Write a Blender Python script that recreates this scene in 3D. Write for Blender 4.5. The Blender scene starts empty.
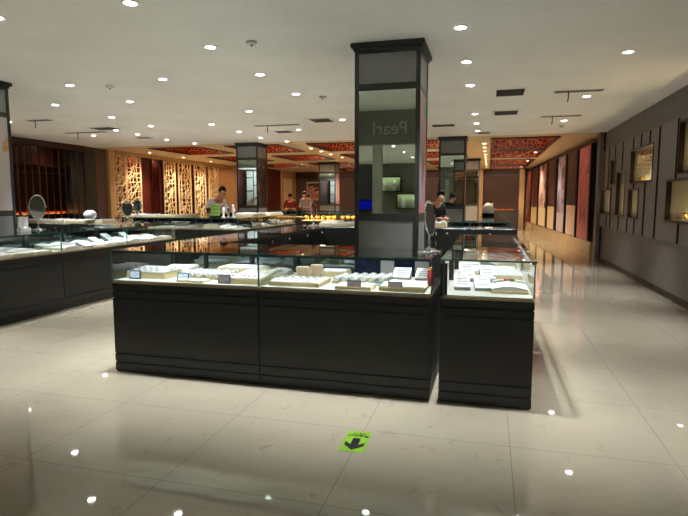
import bpy, bmesh, math, random
from mathutils import Vector, Matrix
R = math.radians
PI = math.pi
random.seed(7)
S = bpy.context.scene
COL = S.collection
CZ = 3.15

# ---------------------------------------------------------------- materials
MATS = {}
def nt(name):
    m = bpy.data.materials.new(name); m.use_nodes = True
    t = m.node_tree; t.nodes.clear()
    out = t.nodes.new('ShaderNodeOutputMaterial')
    return m, t, out
def lin(c):
    return tuple((x / 12.92 if x <= 0.04045 else ((x + .055) / 1.055) ** 2.4) for x in c) + (1,)
def pbr(name, c, rough=.5, metal=0, spec=.5, noise=0, nscale=20, bump=0, bscale=60, coat=0, emit=None, es=0, c2=None, stretch=(1, 1, 1)):
    """plain principled surface; c is an sRGB colour"""
    m, t, out = nt(name)
    b = t.nodes.new('ShaderNodeBsdfPrincipled')
    b.inputs['Base Color'].default_value = lin(c)
    b.inputs['Roughness'].default_value = rough
    b.inputs['Metallic'].default_value = metal
    b.inputs['Specular IOR Level'].default_value = spec
    b.inputs['Coat Weight'].default_value = coat
    tc = t.nodes.new('ShaderNodeTexCoord')
    mp = t.nodes.new('ShaderNodeMapping'); mp.inputs['Scale'].default_value = stretch
    t.links.new(tc.outputs['Object'], mp.inputs['Vector'])
    if noise or c2:
        n = t.nodes.new('ShaderNodeTexNoise'); n.inputs['Scale'].default_value = nscale; n.inputs['Detail'].default_value = 5
        t.links.new(mp.outputs[0], n.inputs['Vector'])
        r = t.nodes.new('ShaderNodeValToRGB')
        r.color_ramp.elements[0].position = .35; r.color_ramp.elements[1].position = .65
        a = lin(c); k = c2 and lin(c2) or tuple(min(1, x * (1 + noise)) for x in a[:3]) + (1,)
        lo = a if c2 else tuple(x * (1 - noise) for x in a[:3]) + (1,)
        r.color_ramp.elements[0].color = lo; r.color_ramp.elements[1].color = k
        t.links.new(n.outputs['Fac'], r.inputs['Fac']); t.links.new(r.outputs['Color'], b.inputs['Base Color'])
    if bump:
        n2 = t.nodes.new('ShaderNodeTexNoise'); n2.inputs['Scale'].default_value = bscale; n2.inputs['Detail'].default_value = 3
        t.links.new(mp.outputs[0], n2.inputs['Vector'])
        bp = t.nodes.new('ShaderNodeBump'); bp.inputs['Strength'].default_value = bump; bp.inputs['Distance'].default_value = .01
        t.links.new(n2.outputs['Fac'], bp.inputs['Height']); t.links.new(bp.outputs[0], b.inputs['Normal'])
    if emit:
        b.inputs['Emission Color'].default_value = lin(emit); b.inputs['Emission Strength'].default_value = es
    t.links.new(b.outputs[0], out.inputs[0])
    MATS[name] = m
    return m
def glass(name, tint=(.95, .985, .97), rough=0.0, gain=1.0):
    m, t, out = nt(name)
    tr = t.nodes.new('ShaderNodeBsdfTransparent'); tr.inputs[0].default_value = tint + (1,)
    gl = t.nodes.new('ShaderNodeBsdfGlossy'); gl.inputs['Roughness'].default_value = rough; gl.inputs[0].default_value = (gain, gain, gain, 1)
    ge = t.nodes.new('ShaderNodeNewGeometry')
    ma = t.nodes.new('ShaderNodeMath'); ma.operation = 'MULTIPLY_ADD'
    ma.inputs[1].default_value = 1 / 1.5 - 1.5; ma.inputs[2].default_value = 1.5
    t.links.new(ge.outputs['Backfacing'], ma.inputs[0])
    fr = t.nodes.new('ShaderNodeFresnel'); t.links.new(ma.outputs[0], fr.inputs['IOR'])
    mx = t.nodes.new('ShaderNodeMixShader')
    t.links.new(fr.outputs[0], mx.inputs[0]); t.links.new(tr.outputs[0], mx.inputs[1]); t.links.new(gl.outputs[0], mx.inputs[2])
    t.links.new(mx.outputs[0], out.inputs[0])
    MATS[name] = m; return m
def emit(name, c, s):
    m, t, out = nt(name)
    e = t.nodes.new('ShaderNodeEmission'); e.inputs[0].default_value = lin(c); e.inputs[1].default_value = s
    t.links.new(e.outputs[0], out.inputs[0]); MATS[name] = m; return m

def marble_floor():
    m, t, out = nt('polished_marble_tile')
    N = t.nodes.new; L = t.links.new
    b = N('ShaderNodeBsdfPrincipled'); tc = N('ShaderNodeTexCoord')
    n1 = N('ShaderNodeTexNoise'); n1.inputs['Scale'].default_value = 1.1; n1.inputs['Detail'].default_value = 6
    L(tc.outputs['Object'], n1.inputs['Vector'])
    r1 = N('ShaderNodeValToRGB'); r1.color_ramp.elements[0].position = .3; r1.color_ramp.elements[1].position = .72
    r1.color_ramp.elements[0].color = lin((.585, .555, .485)); r1.color_ramp.elements[1].color = lin((.635, .605, .53))
    L(n1.outputs['Fac'], r1.inputs['Fac'])
    # thin brown veins
    n2 = N('ShaderNodeTexNoise'); n2.inputs['Scale'].default_value = 2.6; n2.inputs['Detail'].default_value = 9; n2.inputs['Distortion'].default_value = 1.6
    L(tc.outputs['Object'], n2.inputs['Vector'])
    a = N('ShaderNodeMath'); a.operation = 'SUBTRACT'; a.inputs[1].default_value = .5; L(n2.outputs['Fac'], a.inputs[0])
    ab = N('ShaderNodeMath'); ab.operation = 'ABSOLUTE'; L(a.outputs[0], ab.inputs[0])
    r2 = N('ShaderNodeValToRGB'); r2.color_ramp.elements[0].position = 0; r2.color_ramp.elements[1].position = .012
    r2.color_ramp.elements[0].color = (.6, .6, .6, 1); r2.color_ramp.elements[1].color = (0, 0, 0, 1); L(ab.outputs[0], r2.inputs['Fac'])
    n3 = N('ShaderNodeTexNoise'); n3.inputs['Scale'].default_value = 5; n3.inputs['Detail'].default_value = 2
    L(tc.outputs['Object'], n3.inputs['Vector'])
    r3 = N('ShaderNodeValToRGB'); r3.color_ramp.elements[0].position = .52; r3.color_ramp.elements[1].position = .62
    L(n3.outputs['Fac'], r3.inputs['Fac'])
    mu = N('ShaderNodeMath'); mu.operation = 'MULTIPLY'; L(r2.outputs[0], mu.inputs[0]); L(r3.outputs[0], mu.inputs[1])
    mx = N('ShaderNodeMix'); mx.data_type = 'RGBA'; L(mu.outputs[0], mx.inputs[0]); L(r1.outputs[0], mx.inputs[6]); mx.inputs[7].default_value = lin((.5, .43, .34))
    # joints between the 0.915 x 0.9 m tiles
    sx = N('ShaderNodeSeparateXYZ'); L(tc.outputs['Object'], sx.inputs[0])
    def joint(o, off, pitch):
        p = N('ShaderNodeMath'); p.operation = 'SUBTRACT'; p.inputs[1].default_value = off - pitch * 60; L(o, p.inputs[0])
        q = N('ShaderNodeMath'); q.operation = 'MODULO'; q.inputs[1].default_value = pitch; L(p.outputs[0], q.inputs[0])
        c = N('ShaderNodeMath'); c.operation = 'LESS_THAN'; c.inputs[1].default_value = .005; L(q.outputs[0], c.inputs[0])
        return c.outputs[0]
    j = N('ShaderNodeMath'); j.operation = 'MAXIMUM'; L(joint(sx.outputs[0], -2.583, .915), j.inputs[0]); L(joint(sx.outputs[1], 2.388, .905), j.inputs[1])
    jf = N('ShaderNodeMath'); jf.operation = 'MULTIPLY'; jf.inputs[1].default_value = .55; L(j.outputs[0], jf.inputs[0])
    m2 = N('ShaderNodeMix'); m2.data_type = 'RGBA'; L(jf.outputs[0], m2.inputs[0]); L(mx.outputs[2], m2.inputs[6]); m2.inputs[7].default_value = lin((.36, .33, .29))
    L(m2.outputs[2], b.inputs['Base Color'])
    b.inputs['Roughness'].default_value = .03
    b.inputs['IOR'].default_value = 2.1
    # very slight waviness per tile so reflections shiver
    nb = N('ShaderNodeTexNoise'); nb.inputs['Scale'].default_value = 1.4; nb.inputs['Detail'].default_value = 2; L(tc.outputs['Object'], nb.inputs['Vector'])
    bp = N('ShaderNodeBump'); bp.inputs['Strength'].default_value = .05; bp.inputs['Distance'].default_value = .02
    L(nb.outputs['Fac'], bp.inputs['Height']); L(bp.outputs[0], b.inputs['Normal'])
    L(b.outputs[0], out.inputs[0]); MATS['marble'] = m; return m

def poster_mat(name, top, accent, bottom, split=.3, seed=0.0, fig=.5):
    """printed panel: mottled picture above, plain band of colour below (generated coords)"""
    m, t, out = nt(name)
    N = t.nodes.new; L = t.links.new
    b = N('ShaderNodeBsdfPrincipled'); b.inputs['Roughness'].default_value = .35
    tc = N('ShaderNodeTexCoord'); mp = N('ShaderNodeMapping'); mp.inputs['Location'].default_value = (seed, seed * 1.7, seed * .6)
    mp.inputs['Scale'].default_value = (1.2, 1.2, 2.2)
    L(tc.outputs['Generated'], mp.inputs['Vector'])
    n = N('ShaderNodeTexNoise'); n.inputs['Scale'].default_value = 1.6; n.inputs['Detail'].default_value = 7; n.inputs['Distortion'].default_value = 1.3
    L(mp.outputs[0], n.inputs['Vector'])
    r = N('ShaderNodeValToRGB'); r.color_ramp.elements[0].position = fig - .06; r.color_ramp.elements[1].position = fig + .05
    r.color_ramp.elements[0].color = lin(top); r.color_ramp.elements[1].color = lin(accent)
    L(n.outputs['Fac'], r.inputs['Fac'])
    sx = N('ShaderNodeSeparateXYZ'); L(tc.outputs['Generated'], sx.inputs[0])
    c = N('ShaderNodeMath'); c.operation = 'LESS_THAN'; c.inputs[1].default_value = split; L(sx.outputs[2], c.inputs[0])
    mx = N('ShaderNodeMix'); mx.data_type = 'RGBA'; L(c.outputs[0], mx.inputs[0]); L(r.outputs[0], mx.inputs[6]); mx.inputs[7].default_value = lin(bottom)
    L(mx.outputs[2], b.inputs['Base Color']); L(b.outputs[0], out.inputs[0]); MATS[name] = m; return m

def coffer_mat():
    m, t, out = nt('red_gold_lacquer')
    N = t.nodes.new; L = t.links.new
    b = N('ShaderNodeBsdfPrincipled'); b.inputs['Roughness'].default_value = .35
    tc = N('ShaderNodeTexCoord')
    v = N('ShaderNodeTexVoronoi'); v.feature = 'DISTANCE_TO_EDGE'; v.inputs['Scale'].default_value = 8; L(tc.outputs['Object'], v.inputs['Vector'])
    r = N('ShaderNodeValToRGB'); r.color_ramp.elements[0].position = .03; r.color_ramp.elements[1].position = .09; b.inputs['Specular IOR Level'].default_value = .2
    r.color_ramp.elements[0].color = lin((.86, .50, .20)); r.color_ramp.elements[1].color = lin((.47, .04, .03))
    L(v.outputs['Distance'], r.inputs['Fac']); L(r.outputs[0], b.inputs['Base Color']); L(b.outputs[0], out.inputs[0])
    MATS['coffer'] = m; return m

marble_floor(); coffer_mat()
pbr('ceiling_paint', (.945, .94, .93), .8, noise=.03, nscale=1.2)
pbr('warm_ceiling', (.86, .76, .62), .7, noise=.03, nscale=1.5)
pbr('wall_brown', (.42, .395, .385), .6, noise=.05, nscale=3)
pbr('panel_board', (.44, .425, .425), .5, noise=.05, nscale=4)
pbr('groove_black', (.03, .03, .03), .8, spec=.1)
pbr('bronze', (.16, .11, .08), .35, metal=.6)
pbr('counter_black', (.093, .103, .098), .42, noise=.08, nscale=8, stretch=(1, 1, 6))
pbr('counter_groove', (.03, .03, .03), .6)
pbr('deck_white', (.68, .67, .64), .5)
pbr('deck_edge', (.62, .56, .42), .45)
pbr('post_black', (.06, .07, .08), .4)
pbr('rail_black', (.05, .06, .06), .4)
pbr('dark_mirror', (.42, .46, .48), .06, metal=1)
pbr('glass_edge', (.22, .42, .40), .15, spec=.6)
glass('clear_glass', (.965, .985, .975))
glass('top_glass', (.93, .965, .955), gain=1.0)
pbr('knob_steel', (.8, .8, .8), .2, metal=1)
pbr('chrome', (.86, .87, .9), .06, metal=1)
pbr('mirror_face', (.70, .73, .74), .02, metal=1)
pbr('column_mirror', (.84, .90, .86), .012, metal=1)
pbr('column_frame', (.17, .185, .17), .45)
pbr('column_panel', (.52, .52, .51), .5, noise=.06, nscale=6)
pbr('pad_white', (.82, .82, .82), .7, bump=.3, bscale=300)
pbr('pad_cream', (.90, .87, .76), .7)
pbr('tray_beige', (.80, .74, .56), .55)
pbr('tray_grey', (.55, .55, .55), .5)
pbr('tray_olive', (.62, .60, .45), .6)
pbr('box_tan', (.80, .68, .55), .6)
pbr('tag_teal', (.10, .33, .40), .5)
pbr('tag_print', (.86, .89, .94), .5, c2=(.60, .68, .78), nscale=60)
pbr('tag_print_dark', (.30, .34, .36), .5, c2=(.60, .45, .45), nscale=70)
pbr('silver', (.62, .62, .60), .35, metal=1)
pbr('gold', (.95, .68, .30), .25, metal=1)
pbr('ruby', (.60, .03, .10), .15)
pbr('jade', (.04, .38, .26), .15)
pbr('navy_cloth', (.10, .14, .27), .9, noise=.5, nscale=25)
pbr('red_cloth', (.65, .10, .12), .7)
pbr('rosewood', (.20, .06, .04), .4, noise=.3, nscale=5, stretch=(6, 6, 1))
pbr('dark_red', (.36, .10, .06), .5, noise=.15, nscale=4)
pbr('screen_cream', (.90, .80, .64), .55)
pbr('beige_wall', (.80, .66, .48), .6, noise=.05, nscale=3)
pbr('brown_wall', (.33, .235, .185), .6, noise=.06, nscale=2)
pbr('mauve_wall', (.40, .30, .27), .6)
pbr('dark_pier', (.20, .20, .19), .5)
pbr('strand_brown', (.33, .21, .15), .3, noise=.4, nscale=10, stretch=(1, 1, .1))
pbr('coffer_frame', (.16, .04, .03), .4)
pbr('plinth_marble', (.72, .62, .48), .12, noise=.12, nscale=3)
pbr('fin_black', (.09, .09, .09), .4)
pbr('vent_grey', (.30, .30, .30), .5)
pbr('vent_white', (.93, .92, .91), .5)
pbr('sticker_green', (.47, .64, .19), .35)
pbr('sticker_black', (.02, .05, .04), .4)
pbr('skin', (.82, .58, .46), .5)
pbr('hair', (.05, .04, .04), .4)
pbr('shirt_white', (.90, .90, .92), .8)
pbr('shirt_black', (.05, .05, .06), .8)
pbr('shirt_red', (.50, .12, .12), .8)
pbr('shirt_grey', (.62, .60, .60), .8)
pbr('trousers', (.10, .10, .13), .8)
pbr('sign_green', (.55, .72, .32), .5)
pbr('plastic_white', (.88, .88, .88), .4)
pbr('wine_glass_red', (.45, .10, .05), .15, spec=.8)
pbr('pearl_wall', (.47, .47, .42), .5)
pbr('pearl_letter', (.68, .70, .64), .5)
pbr('niche_back', (.50, .50, .44), .5)
emit('lamp_white', (1, .98, .96), 14)
emit('lamp_warm', (1, .86, .62), 14)
emit('led_white', (.95, .97, 1), 1.0)
emit('led_warm', (1, .62, .28), 1.5)
emit('led_orange', (1, .36, .08), .16)
emit('screen_blue', (.06, .10, .70), .14)
pbr('niche_glass_green', (.66, .70, .55), .3)
M = MATS

# ---------------------------------------------------------------- mesh helpers
class MB:
    def __init__(s):
        s.bm = bmesh.new(); s.mats = []
    def mi(s, m):
        if m is None: return 0
        if m not in s.mats: s.mats.append(m)
        return s.mats.index(m)
    def box(s, x0, x1, y0, y1, z0, z1, m=None, bevel=0):
        i = s.mi(m)
        r = bmesh.ops.create_cube(s.bm, size=1)
        vs = r['verts']
        for v in vs:
            v.co = Vector(((x0 + x1) / 2 + v.co.x * (x1 - x0), (y0 + y1) / 2 + v.co.y * (y1 - y0), (z0 + z1) / 2 + v.co.z * (z1 - z0)))
        fs = {f for v in vs for f in v.link_faces}
        for f in fs: f.material_index = i
        if bevel:
            es = {e for v in vs for e in v.link_edges}
            g = bmesh.ops.bevel(s.bm, geom=list(es), offset=bevel, segments=2, affect='EDGES', clamp_overlap=True)
            for f in g['faces']: f.material_index = i
        return s
    def xf(s, n0, mat):
        s.bm.verts.ensure_lookup_table()
        bmesh.ops.transform(s.bm, matrix=mat, verts=s.bm.verts[n0:])
        return s
    def n(s): return len(s.bm.verts)
    def lathe(s, prof, seg=24, m=None, c=(0, 0, 0), axis='Z', smooth=True):
        i = s.mi(m); rings = []
        for (r, z) in prof:
            ring = []
            for k in range(seg):
                a = 2 * PI * k / seg
                p = Vector((r * math.cos(a), r * math.sin(a), z))
                if axis == 'Y': p = Vector((p.x, p.z, p.y))
                if axis == 'X': p = Vector((p.z, p.x, p.y))
                ring.append(s.bm.verts.new(p + Vector(c)))
            rings.append(ring)
        for a, b in zip(rings, rings[1:]):
            for k in range(seg):
                f = s.bm.faces.new((a[k], a[(k + 1) % seg], b[(k + 1) % seg], b[k])); f.material_index = i; f.smooth = smooth
        for rg, flip in ((rings[0], True), (rings[-1], False)):
            f = s.bm.faces.new(rg[::-1] if flip else rg); f.material_index = i
        return s
    def prism(s, pts, y0, y1, m=None):
        """polygon in local XZ, extruded along y"""
        i = s.mi(m)
        a = [s.bm.verts.new((x, y0, z)) for x, z in pts]; b = [s.bm.verts.new((x, y1, z)) for x, z in pts]
        fs = [s.bm.faces.new(a), s.bm.faces.new(b[::-1])]
        for k in range(len(pts)):
            fs.append(s.bm.faces.new((a[(k + 1) % len(pts)], a[k], b[k], b[(k + 1) % len(pts)])))
        for f in fs: f.material_index = i
        return s
    def tube(s, pts, r, seg=8, m=None, closed=False):
        i = s.mi(m); rings = []; P = [Vector(p) for p in pts]; n = len(P)
        for k, p in enumerate(P):
            if closed: d = P[(k + 1) % n] - P[k - 1]
            else: d = P[min(k + 1, n - 1)] - P[max(k - 1, 0)]
            d.normalize()
            u = d.orthogonal().normalized() if abs(d.z) > .95 else d.cross(Vector((0, 0, 1))).normalized()
            w = d.cross(u)
            rr = r[k] if isinstance(r, (list, tuple)) else r
            rings.append([s.bm.verts.new(p + (u * math.cos(2 * PI * q / seg) + w * math.sin(2 * PI * q / seg)) * rr) for q in range(seg)])
        pr_ = list(zip(rings, rings[1:])) + ([(rings[-1], rings[0])] if closed else [])
        for a, b in pr_:
            for k in range(seg):
                f = s.bm.faces.new((a[k], a[(k + 1) % seg], b[(k + 1) % seg], b[k])); f.material_index = i; f.smooth = True
        if not closed:
            s.bm.faces.new(rings[0][::-1]).material_index = i; s.bm.faces.new(rings[-1]).material_index = i
        return s
    def ball(s, c, r, m=None, seg=12, sc=(1, 1, 1)):
        i = s.mi(m)
        g = bmesh.ops.create_uvsphere(s.bm, u_segments=seg, v_segments=max(6, seg * 2 // 3), radius=r)
        for v in g['verts']: v.co = Vector((v.co.x * sc[0], v.co.y * sc[1], v.co.z * sc[2])) + Vector(c)
        for f in {f for v in g['verts'] for f in v.link_faces}: f.material_index = i; f.smooth = True
        return s
    def build(s, name, mat=None, parent=None, loc=None, rotz=0):
        bmesh.ops.recalc_face_normals(s.bm, faces=s.bm.faces[:])
        me = bpy.data.meshes.new(name); s.bm.to_mesh(me); s.bm.free()
        if s.mats:
            for x in s.mats: me.materials.append(M[x])
        elif mat: me.materials.append(M[mat])
        o = bpy.data.objects.new(name, me); COL.objects.link(o)
        if parent: o.parent = parent
        if loc: o.location = loc
        if rotz: o.rotation_euler.z = rotz
        return o
def thing(name, label, cat, loc=(0, 0, 0), rz=0, group=None):
    o = bpy.data.objects.new(name, None); COL.objects.link(o); o.empty_display_size = .1
    o.location = loc; o.rotation_euler.z = rz
    return tag(o, label, cat, group)
def tag(o, label, cat, group=None):
    o['label'] = label; o['category'] = cat
    if group: o['group'] = group
    return o
def struct(o): o['kind'] = 'structure'; return o
def kids(root): return [c for c in ALLC.get(root.name, [])]
def copy_tree(o, parent=None):
    c = o.copy(); COL.objects.link(c)
    if parent: c.parent = parent
    for ch in list(o.children): copy_tree(ch, c)
    return c
ORD = ['first', 'second', 'third', 'fourth', 'fifth', 'sixth', 'seventh', 'eighth', 'ninth', 'tenth', 'eleventh', 'twelfth', 'thirteenth', 'fourteenth']
def area(name, parent, loc, rot, sx, sy, e, c, spread=PI):
    l = bpy.data.lights.new(name, 'AREA'); l.shape = 'RECTANGLE'; l.size = sx; l.size_y = sy; l.energy = e; l.color = c; l.spread = spread
    o = bpy.data.objects.new(name, l); COL.objects.link(o); o.parent = parent; o.location = loc; o.rotation_euler = rot
    return o

# ---------------------------------------------------------------- the setting
YB = -12.6      # back wall behind the camera
b = MB(); b.box(-14, 3.6, YB - .1, 31, -.1, 0); struct(b.build('floor', 'marble'))
b = MB(); b.box(-14, 3.6, YB - .1, 14.45, CZ, CZ + .12); struct(b.build('ceiling', 'ceiling_paint'))

COF = []
XS = [(-10.4, -8.68), (-7.75, -6.07), (-5.14, -3.45), (-2.55, -.85), (.03, 1.69)]
YS = [14.98, 18.66, 22.82, 26.7]
for i, (x0, x1) in enumerate(XS):
    for j, y0 in enumerate(YS):
        ln = 2.3 if i < 4 else (3.2, 3.05, 3.1, 2.5)[j]
        if i == 0 and j == 3: continue
        COF.append((i, j, x0, x1, y0, y0 + ln))
def holes_grid(us, vs, holes):
    out = []
    for a, b_ in zip(us, us[1:]):
        for c, d in zip(vs, vs[1:]):
            mu, mv = (a + b_) / 2, (c + d) / 2
            if any(h[0] < mu < h[1] and h[2] < mv < h[3] for h in holes): continue
            out.append((a, b_, c, d))
    return out
hs = [(x0, x1, y0, y1) for (_, _, x0, x1, y0, y1) in COF]
us = sorted({-14, 3.6} | {v for h in hs for v in h[:2]}); vs = sorted({14.45, 31} | {v for h in hs for v in h[2:]})
b = MB()
for (a, c, d, e) in holes_grid(us, vs, hs): b.box(a, c, d, e, CZ, CZ + .12)
struct(b.build('ceiling', 'warm_ceiling'))
aisle = ['by the carved screens', 'over the left column line', 'over the aisle left of centre', 'over the centre columns', 'over the poster aisle']
for (i, j, x0, x1, y0, y1) in COF:
    t = thing('ceiling_coffer', f'red and gold ceiling coffer, {ORD[j]} from the front {aisle[i]}', 'ceiling panel', ((x0 + x1) / 2, (y0 + y1) / 2, CZ), 0, 'red and gold ceiling coffers')
    w, l = (x1 - x0) / 2, (y1 - y0) / 2
    b = MB(); b.box(-w, w, -l, l, .30, .32); b.build('lacquer_panel', 'coffer', t)
    b = MB(); T = .03
    b.box(-w, -w + T, -l, l, -.02, .30); b.box(w - T, w, -l, l, -.02, .30); b.box(-w + T, w - T, -l, -l + T, -.02, .30)
    b.box(-w - .04, -w - .001, -l - .04, l + .04, -.03, -.001); b.box(w + .001, w + .04, -l - .04, l + .04, -.03, -.001); b.box(-w - .001, w + .001, -l - .04, -l - .001, -.03, -.001); b.box(-w - .001, w + .001, l + .001, l + .04, -.03, -.001)
    b.build('coffer_frame', 'coffer_frame', t)
    b = MB(); b.box(-w + T, w - T, l - T, l, .0, .30); b.build('carved_band', 'coffer', t)
    for sx in (-1, 1):
        b = MB(); b.box(min(sx * (w - T), sx * (w - T - .01)), max(sx * (w - T), sx * (w - T - .01)), -l + T, l - T, .03, .27); b.build('carved_band', 'coffer', t)
    b = MB(); b.box(-w + .06, w - .06, -l + .04, -l + .07, .06, .08); b.build('light_strip', 'led_warm', t)  # glowing strip and lamp added in the recess to brighten the red bands
    area('coffer_fill_light', t, (0, -l + .09, .09), (R(115), 0, 0), 1.3, .03, 5.5, (1, .8, .6))

# right wall with display niches
NI = [(13.4, 14.42, 1.17, 1.77, 'low narrow niche farthest along, beside the pier'),
      (12.98, 13.5, 1.85, 2.42, 'small high niche second from the pier'),
      (12.05, 12.83, 1.17, 2.12, 'tall narrow niche, third from the pier'),
      (10.98, 11.75, 1.15, 1.73, 'small low niche under the wide upper one'),
      (10.2, 11.7, 1.82, 2.48, 'wide upper niche near the middle'),
      (7.55, 9.4, 1.17, 1.82, 'large low niche nearest the camera'),
      (7.4, 8.95, 1.88, 2.66, 'large upper niche cut by the right edge')]
XW = 2.70
nh = [(a, b_, c, d) for (a, b_, c, d, _) in NI]
def yz_wall(holes, y0, y1, z0, z1, x0, x1, mb, m=None):
    us = sorted({y0, y1} | {v for h in holes for v in h[:2] if y0 < v < y1}); vs = sorted({z0, z1} | {v for h in holes for v in h[2:] if z0 < v < z1})
    for (a, b_, c, d) in holes_grid(us, vs, holes): mb.box(x0, x1, a, b_, c, d, m)
b = MB(); yz_wall(nh, YB, 14.45, 0, CZ, XW, XW + .4, b)
b.box(XW + .4, XW + .5, YB, 15.2, 0, CZ)
struct(b.build('wall_right', 'wall_brown'))
b = MB(); b.box(2.57, 2.66, 14.45, 14.75, 0, CZ, 'wall_brown'); b.box(2.66, 3.1, 14.451, 14.75, 0, CZ, 'fin_black'); struct(b.build('wall_right_pier'))
b = MB(); b.box(XW - .015, XW - .001, YB, 14.44, 0, .1); struct(b.build('baseboard_right', 'bronze'))
b = MB(); b.box(-11, 3.2, 29.9, 30.1, 0, CZ); struct(b.build('wall_back', 'brown_wall'))
b = MB(); b.box(-11, 3.2, 29.84, 29.895, 2.78, 2.86); struct(b.build('trim_2', 'rosewood'))
b = MB(); b.box(-.72, -.34, 29.6, 29.895, 0, CZ); struct(b.build('trim_3', 'beige_wall'))
b = MB(); b.box(1.5, 1.75, 29.5, 29.83, 0, CZ); struct(b.build('trim_4', 'beige_wall'))
b = MB(); b.box(-11.2, -11, 23.7, 25.4, 0, CZ, 'beige_wall'); b.box(-11.2, -11, 27.75, 30, 0, CZ, 'beige_wall'); b.box(-11.25, -11.1, 25.4, 27.75, 0, CZ, 'dark_red')
struct(b.build('wall_left_far'))
b = MB(); b.box(-13.4, -11, 23.5, 23.7, 0, CZ); struct(b.build('wall_left_end', 'beige_wall'))
b = MB(); b.box(-13.5, -13.3, 14.4, 23.7, 0, CZ); struct(b.build('wall_left', 'dark_red'))
b = MB(); b.box(-13, -12.85, YB, 14.0, 0, CZ); struct(b.build('wall_left_front', 'rosewood'))
b = MB(); b.box(-13.2, -12.0, 13.95, 14.45, 0, CZ, 'dark_pier'); b.box(-13.2, -12.05, 14.45, 15.0, 0, CZ, 'mauve_wall'); b.box(-13.2, -11.95, 15.0, 15.3, 0, CZ, 'beige_wall')
struct(b.build('wall_left_pier'))
b = MB(); b.box(-13.1, 3.3, YB - .2, YB, 0, CZ, 'pearl_wall')
struct(b.build('wall_front'))
b = MB(); b.box(-12.3, -11.9, 15.3, 23.5, 3.03, 3.149); struct(b.build('trim_5', 'beige_wall'))

# panelling boards with dark joints, on the right wall
t = thing('wall_panelling', 'long raised grey board panelling with dark joints around the lit niches on the right wall', 'wall panelling', (XW, 10, 0))
t_off = Vector((XW, 10, 0))
G = [(14.2, 1.8, 2.7), (13.7, 1.77, 2.7), (13.7, .87, 1.17), (13.3, .87, 1.8), (13.1, 2.42, 2.7), (12.5, .87, 1.17), (12.4, 2.12, 2.7), (11.75, .87, 1.15), (11.4, 1.73, 1.82), (11.55, 2.48, 2.7), (11.2, .87, 1.15), (11.0, 2.48, 2.7), (10.45, 2.48, 2.7), (10.6, .87, 1.82), (9.9, .87, 2.7), (8.75, .87, 1.17), (9.0, 1.82, 2.7), (8.2, 2.66, 2.7), (7.3, .87, 2.7), (5.4, .87, 2.7), (3.5, .87, 2.7), (1.6, .87, 2.7)]
gh = []
for (y, z0, z1) in G:
    b = MB(); b.box(-.049, -.0455, y - 10 - .045, y - 10 + .045, z0, z1); b.build('black_inlay', 'groove_black', t)
b = MB(); yz_wall([(h[0] - 10, h[1] - 10, h[2], h[3]) for h in nh + gh], -10.5, 4.44, .87, 2.7, -.045, -.012, b); b.build('board', 'panel_board', t)
b = MB(); yz_wall([(h[0] - 10, h[1] - 10, h[2], h[3]) for h in nh], -10.5, 4.44, .872, 2.698, -.011, -.001, b); b.build('dark_backing', 'groove_black', t)
for k, (y0, y1, z0, z1, d) in enumerate(NI):
    t = thing('display_niche', f'lit jewellery wall niche, {d}', 'display niche', (XW, (y0 + y1) / 2, z0), 0, 'lit niches in the right wall')
    w = (y1 - y0) / 2; h = z1 - z0; F = .03
    b = MB()
    b.box(-.055, .36, -w, -w + F, 0, h); b.box(-.055, .36, w - F, w, 0, h); b.box(-.055, .36, -w + F, w - F, 0, F); b.box(-.055, .36, -w + F, w - F, h - F, h)
    b.build('niche_frame', 'bronze', t)
    b = MB(); T = F + .006
    b.box(.02, .335, -w + F + .0005, -w + T, F + .001, h - F - .001); b.box(.02, .335, w - T, w - F - .0005, F + .001, h - F - .001)
    b.build('inner_lining', 'niche_back', t)
    b = MB(); b.box(.34, .36, -w + F, w - F, F, h - F); b.build('back_panel', 'niche_back', t)
    b = MB(); b.box(.0, .006, -w + F, w - F, F, h - F); b.build('glass_pane', 'clear_glass', t)
    b = MB(); b.box(.31, .33, -w + .06, w - .06, F + .0205, F + .025); b.build('light_strip', 'led_warm', t)
    area('niche_light', t, (.27, 0, F + .026), (0, R(180), 0), .08, 2 * w - .1, 1.3 + 1.3 * w, (1, .74, .42))
    b = MB(); b.box(.04, .33, -w + F + .01, w - F - .01, F, F + .02); b.build('cream_base', 'pad_cream', t)
    n = max(2, int(w * 5))
    for q in range(n):
        yy = (y0 + y1) / 2 - w + .12 + (2 * w - .24) * q / max(1, n - 1)
        bb = MB(); hh = random.uniform(.05, .11)
        bb.lathe([(.035, 0), (.04, .008), (.012, .016), (.014, hh), (.03, hh + .01), (.008, hh + .04)], 10)
        bb.tube([(.035 * math.cos(a), .012, hh + .01 + .03 * math.sin(a)) for a in [2 * PI * v / 10 for v in range(10)]], .006, 5, None, True)
        o = bb.build('gold_ornament', 'gold', None, (XW + .12 + .08 * (q % 2), yy, z0 + .05))
        tag(o, f'small gold ornament on a stand inside the {d}', 'jewellery', f'gold ornaments in the {d}')

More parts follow.
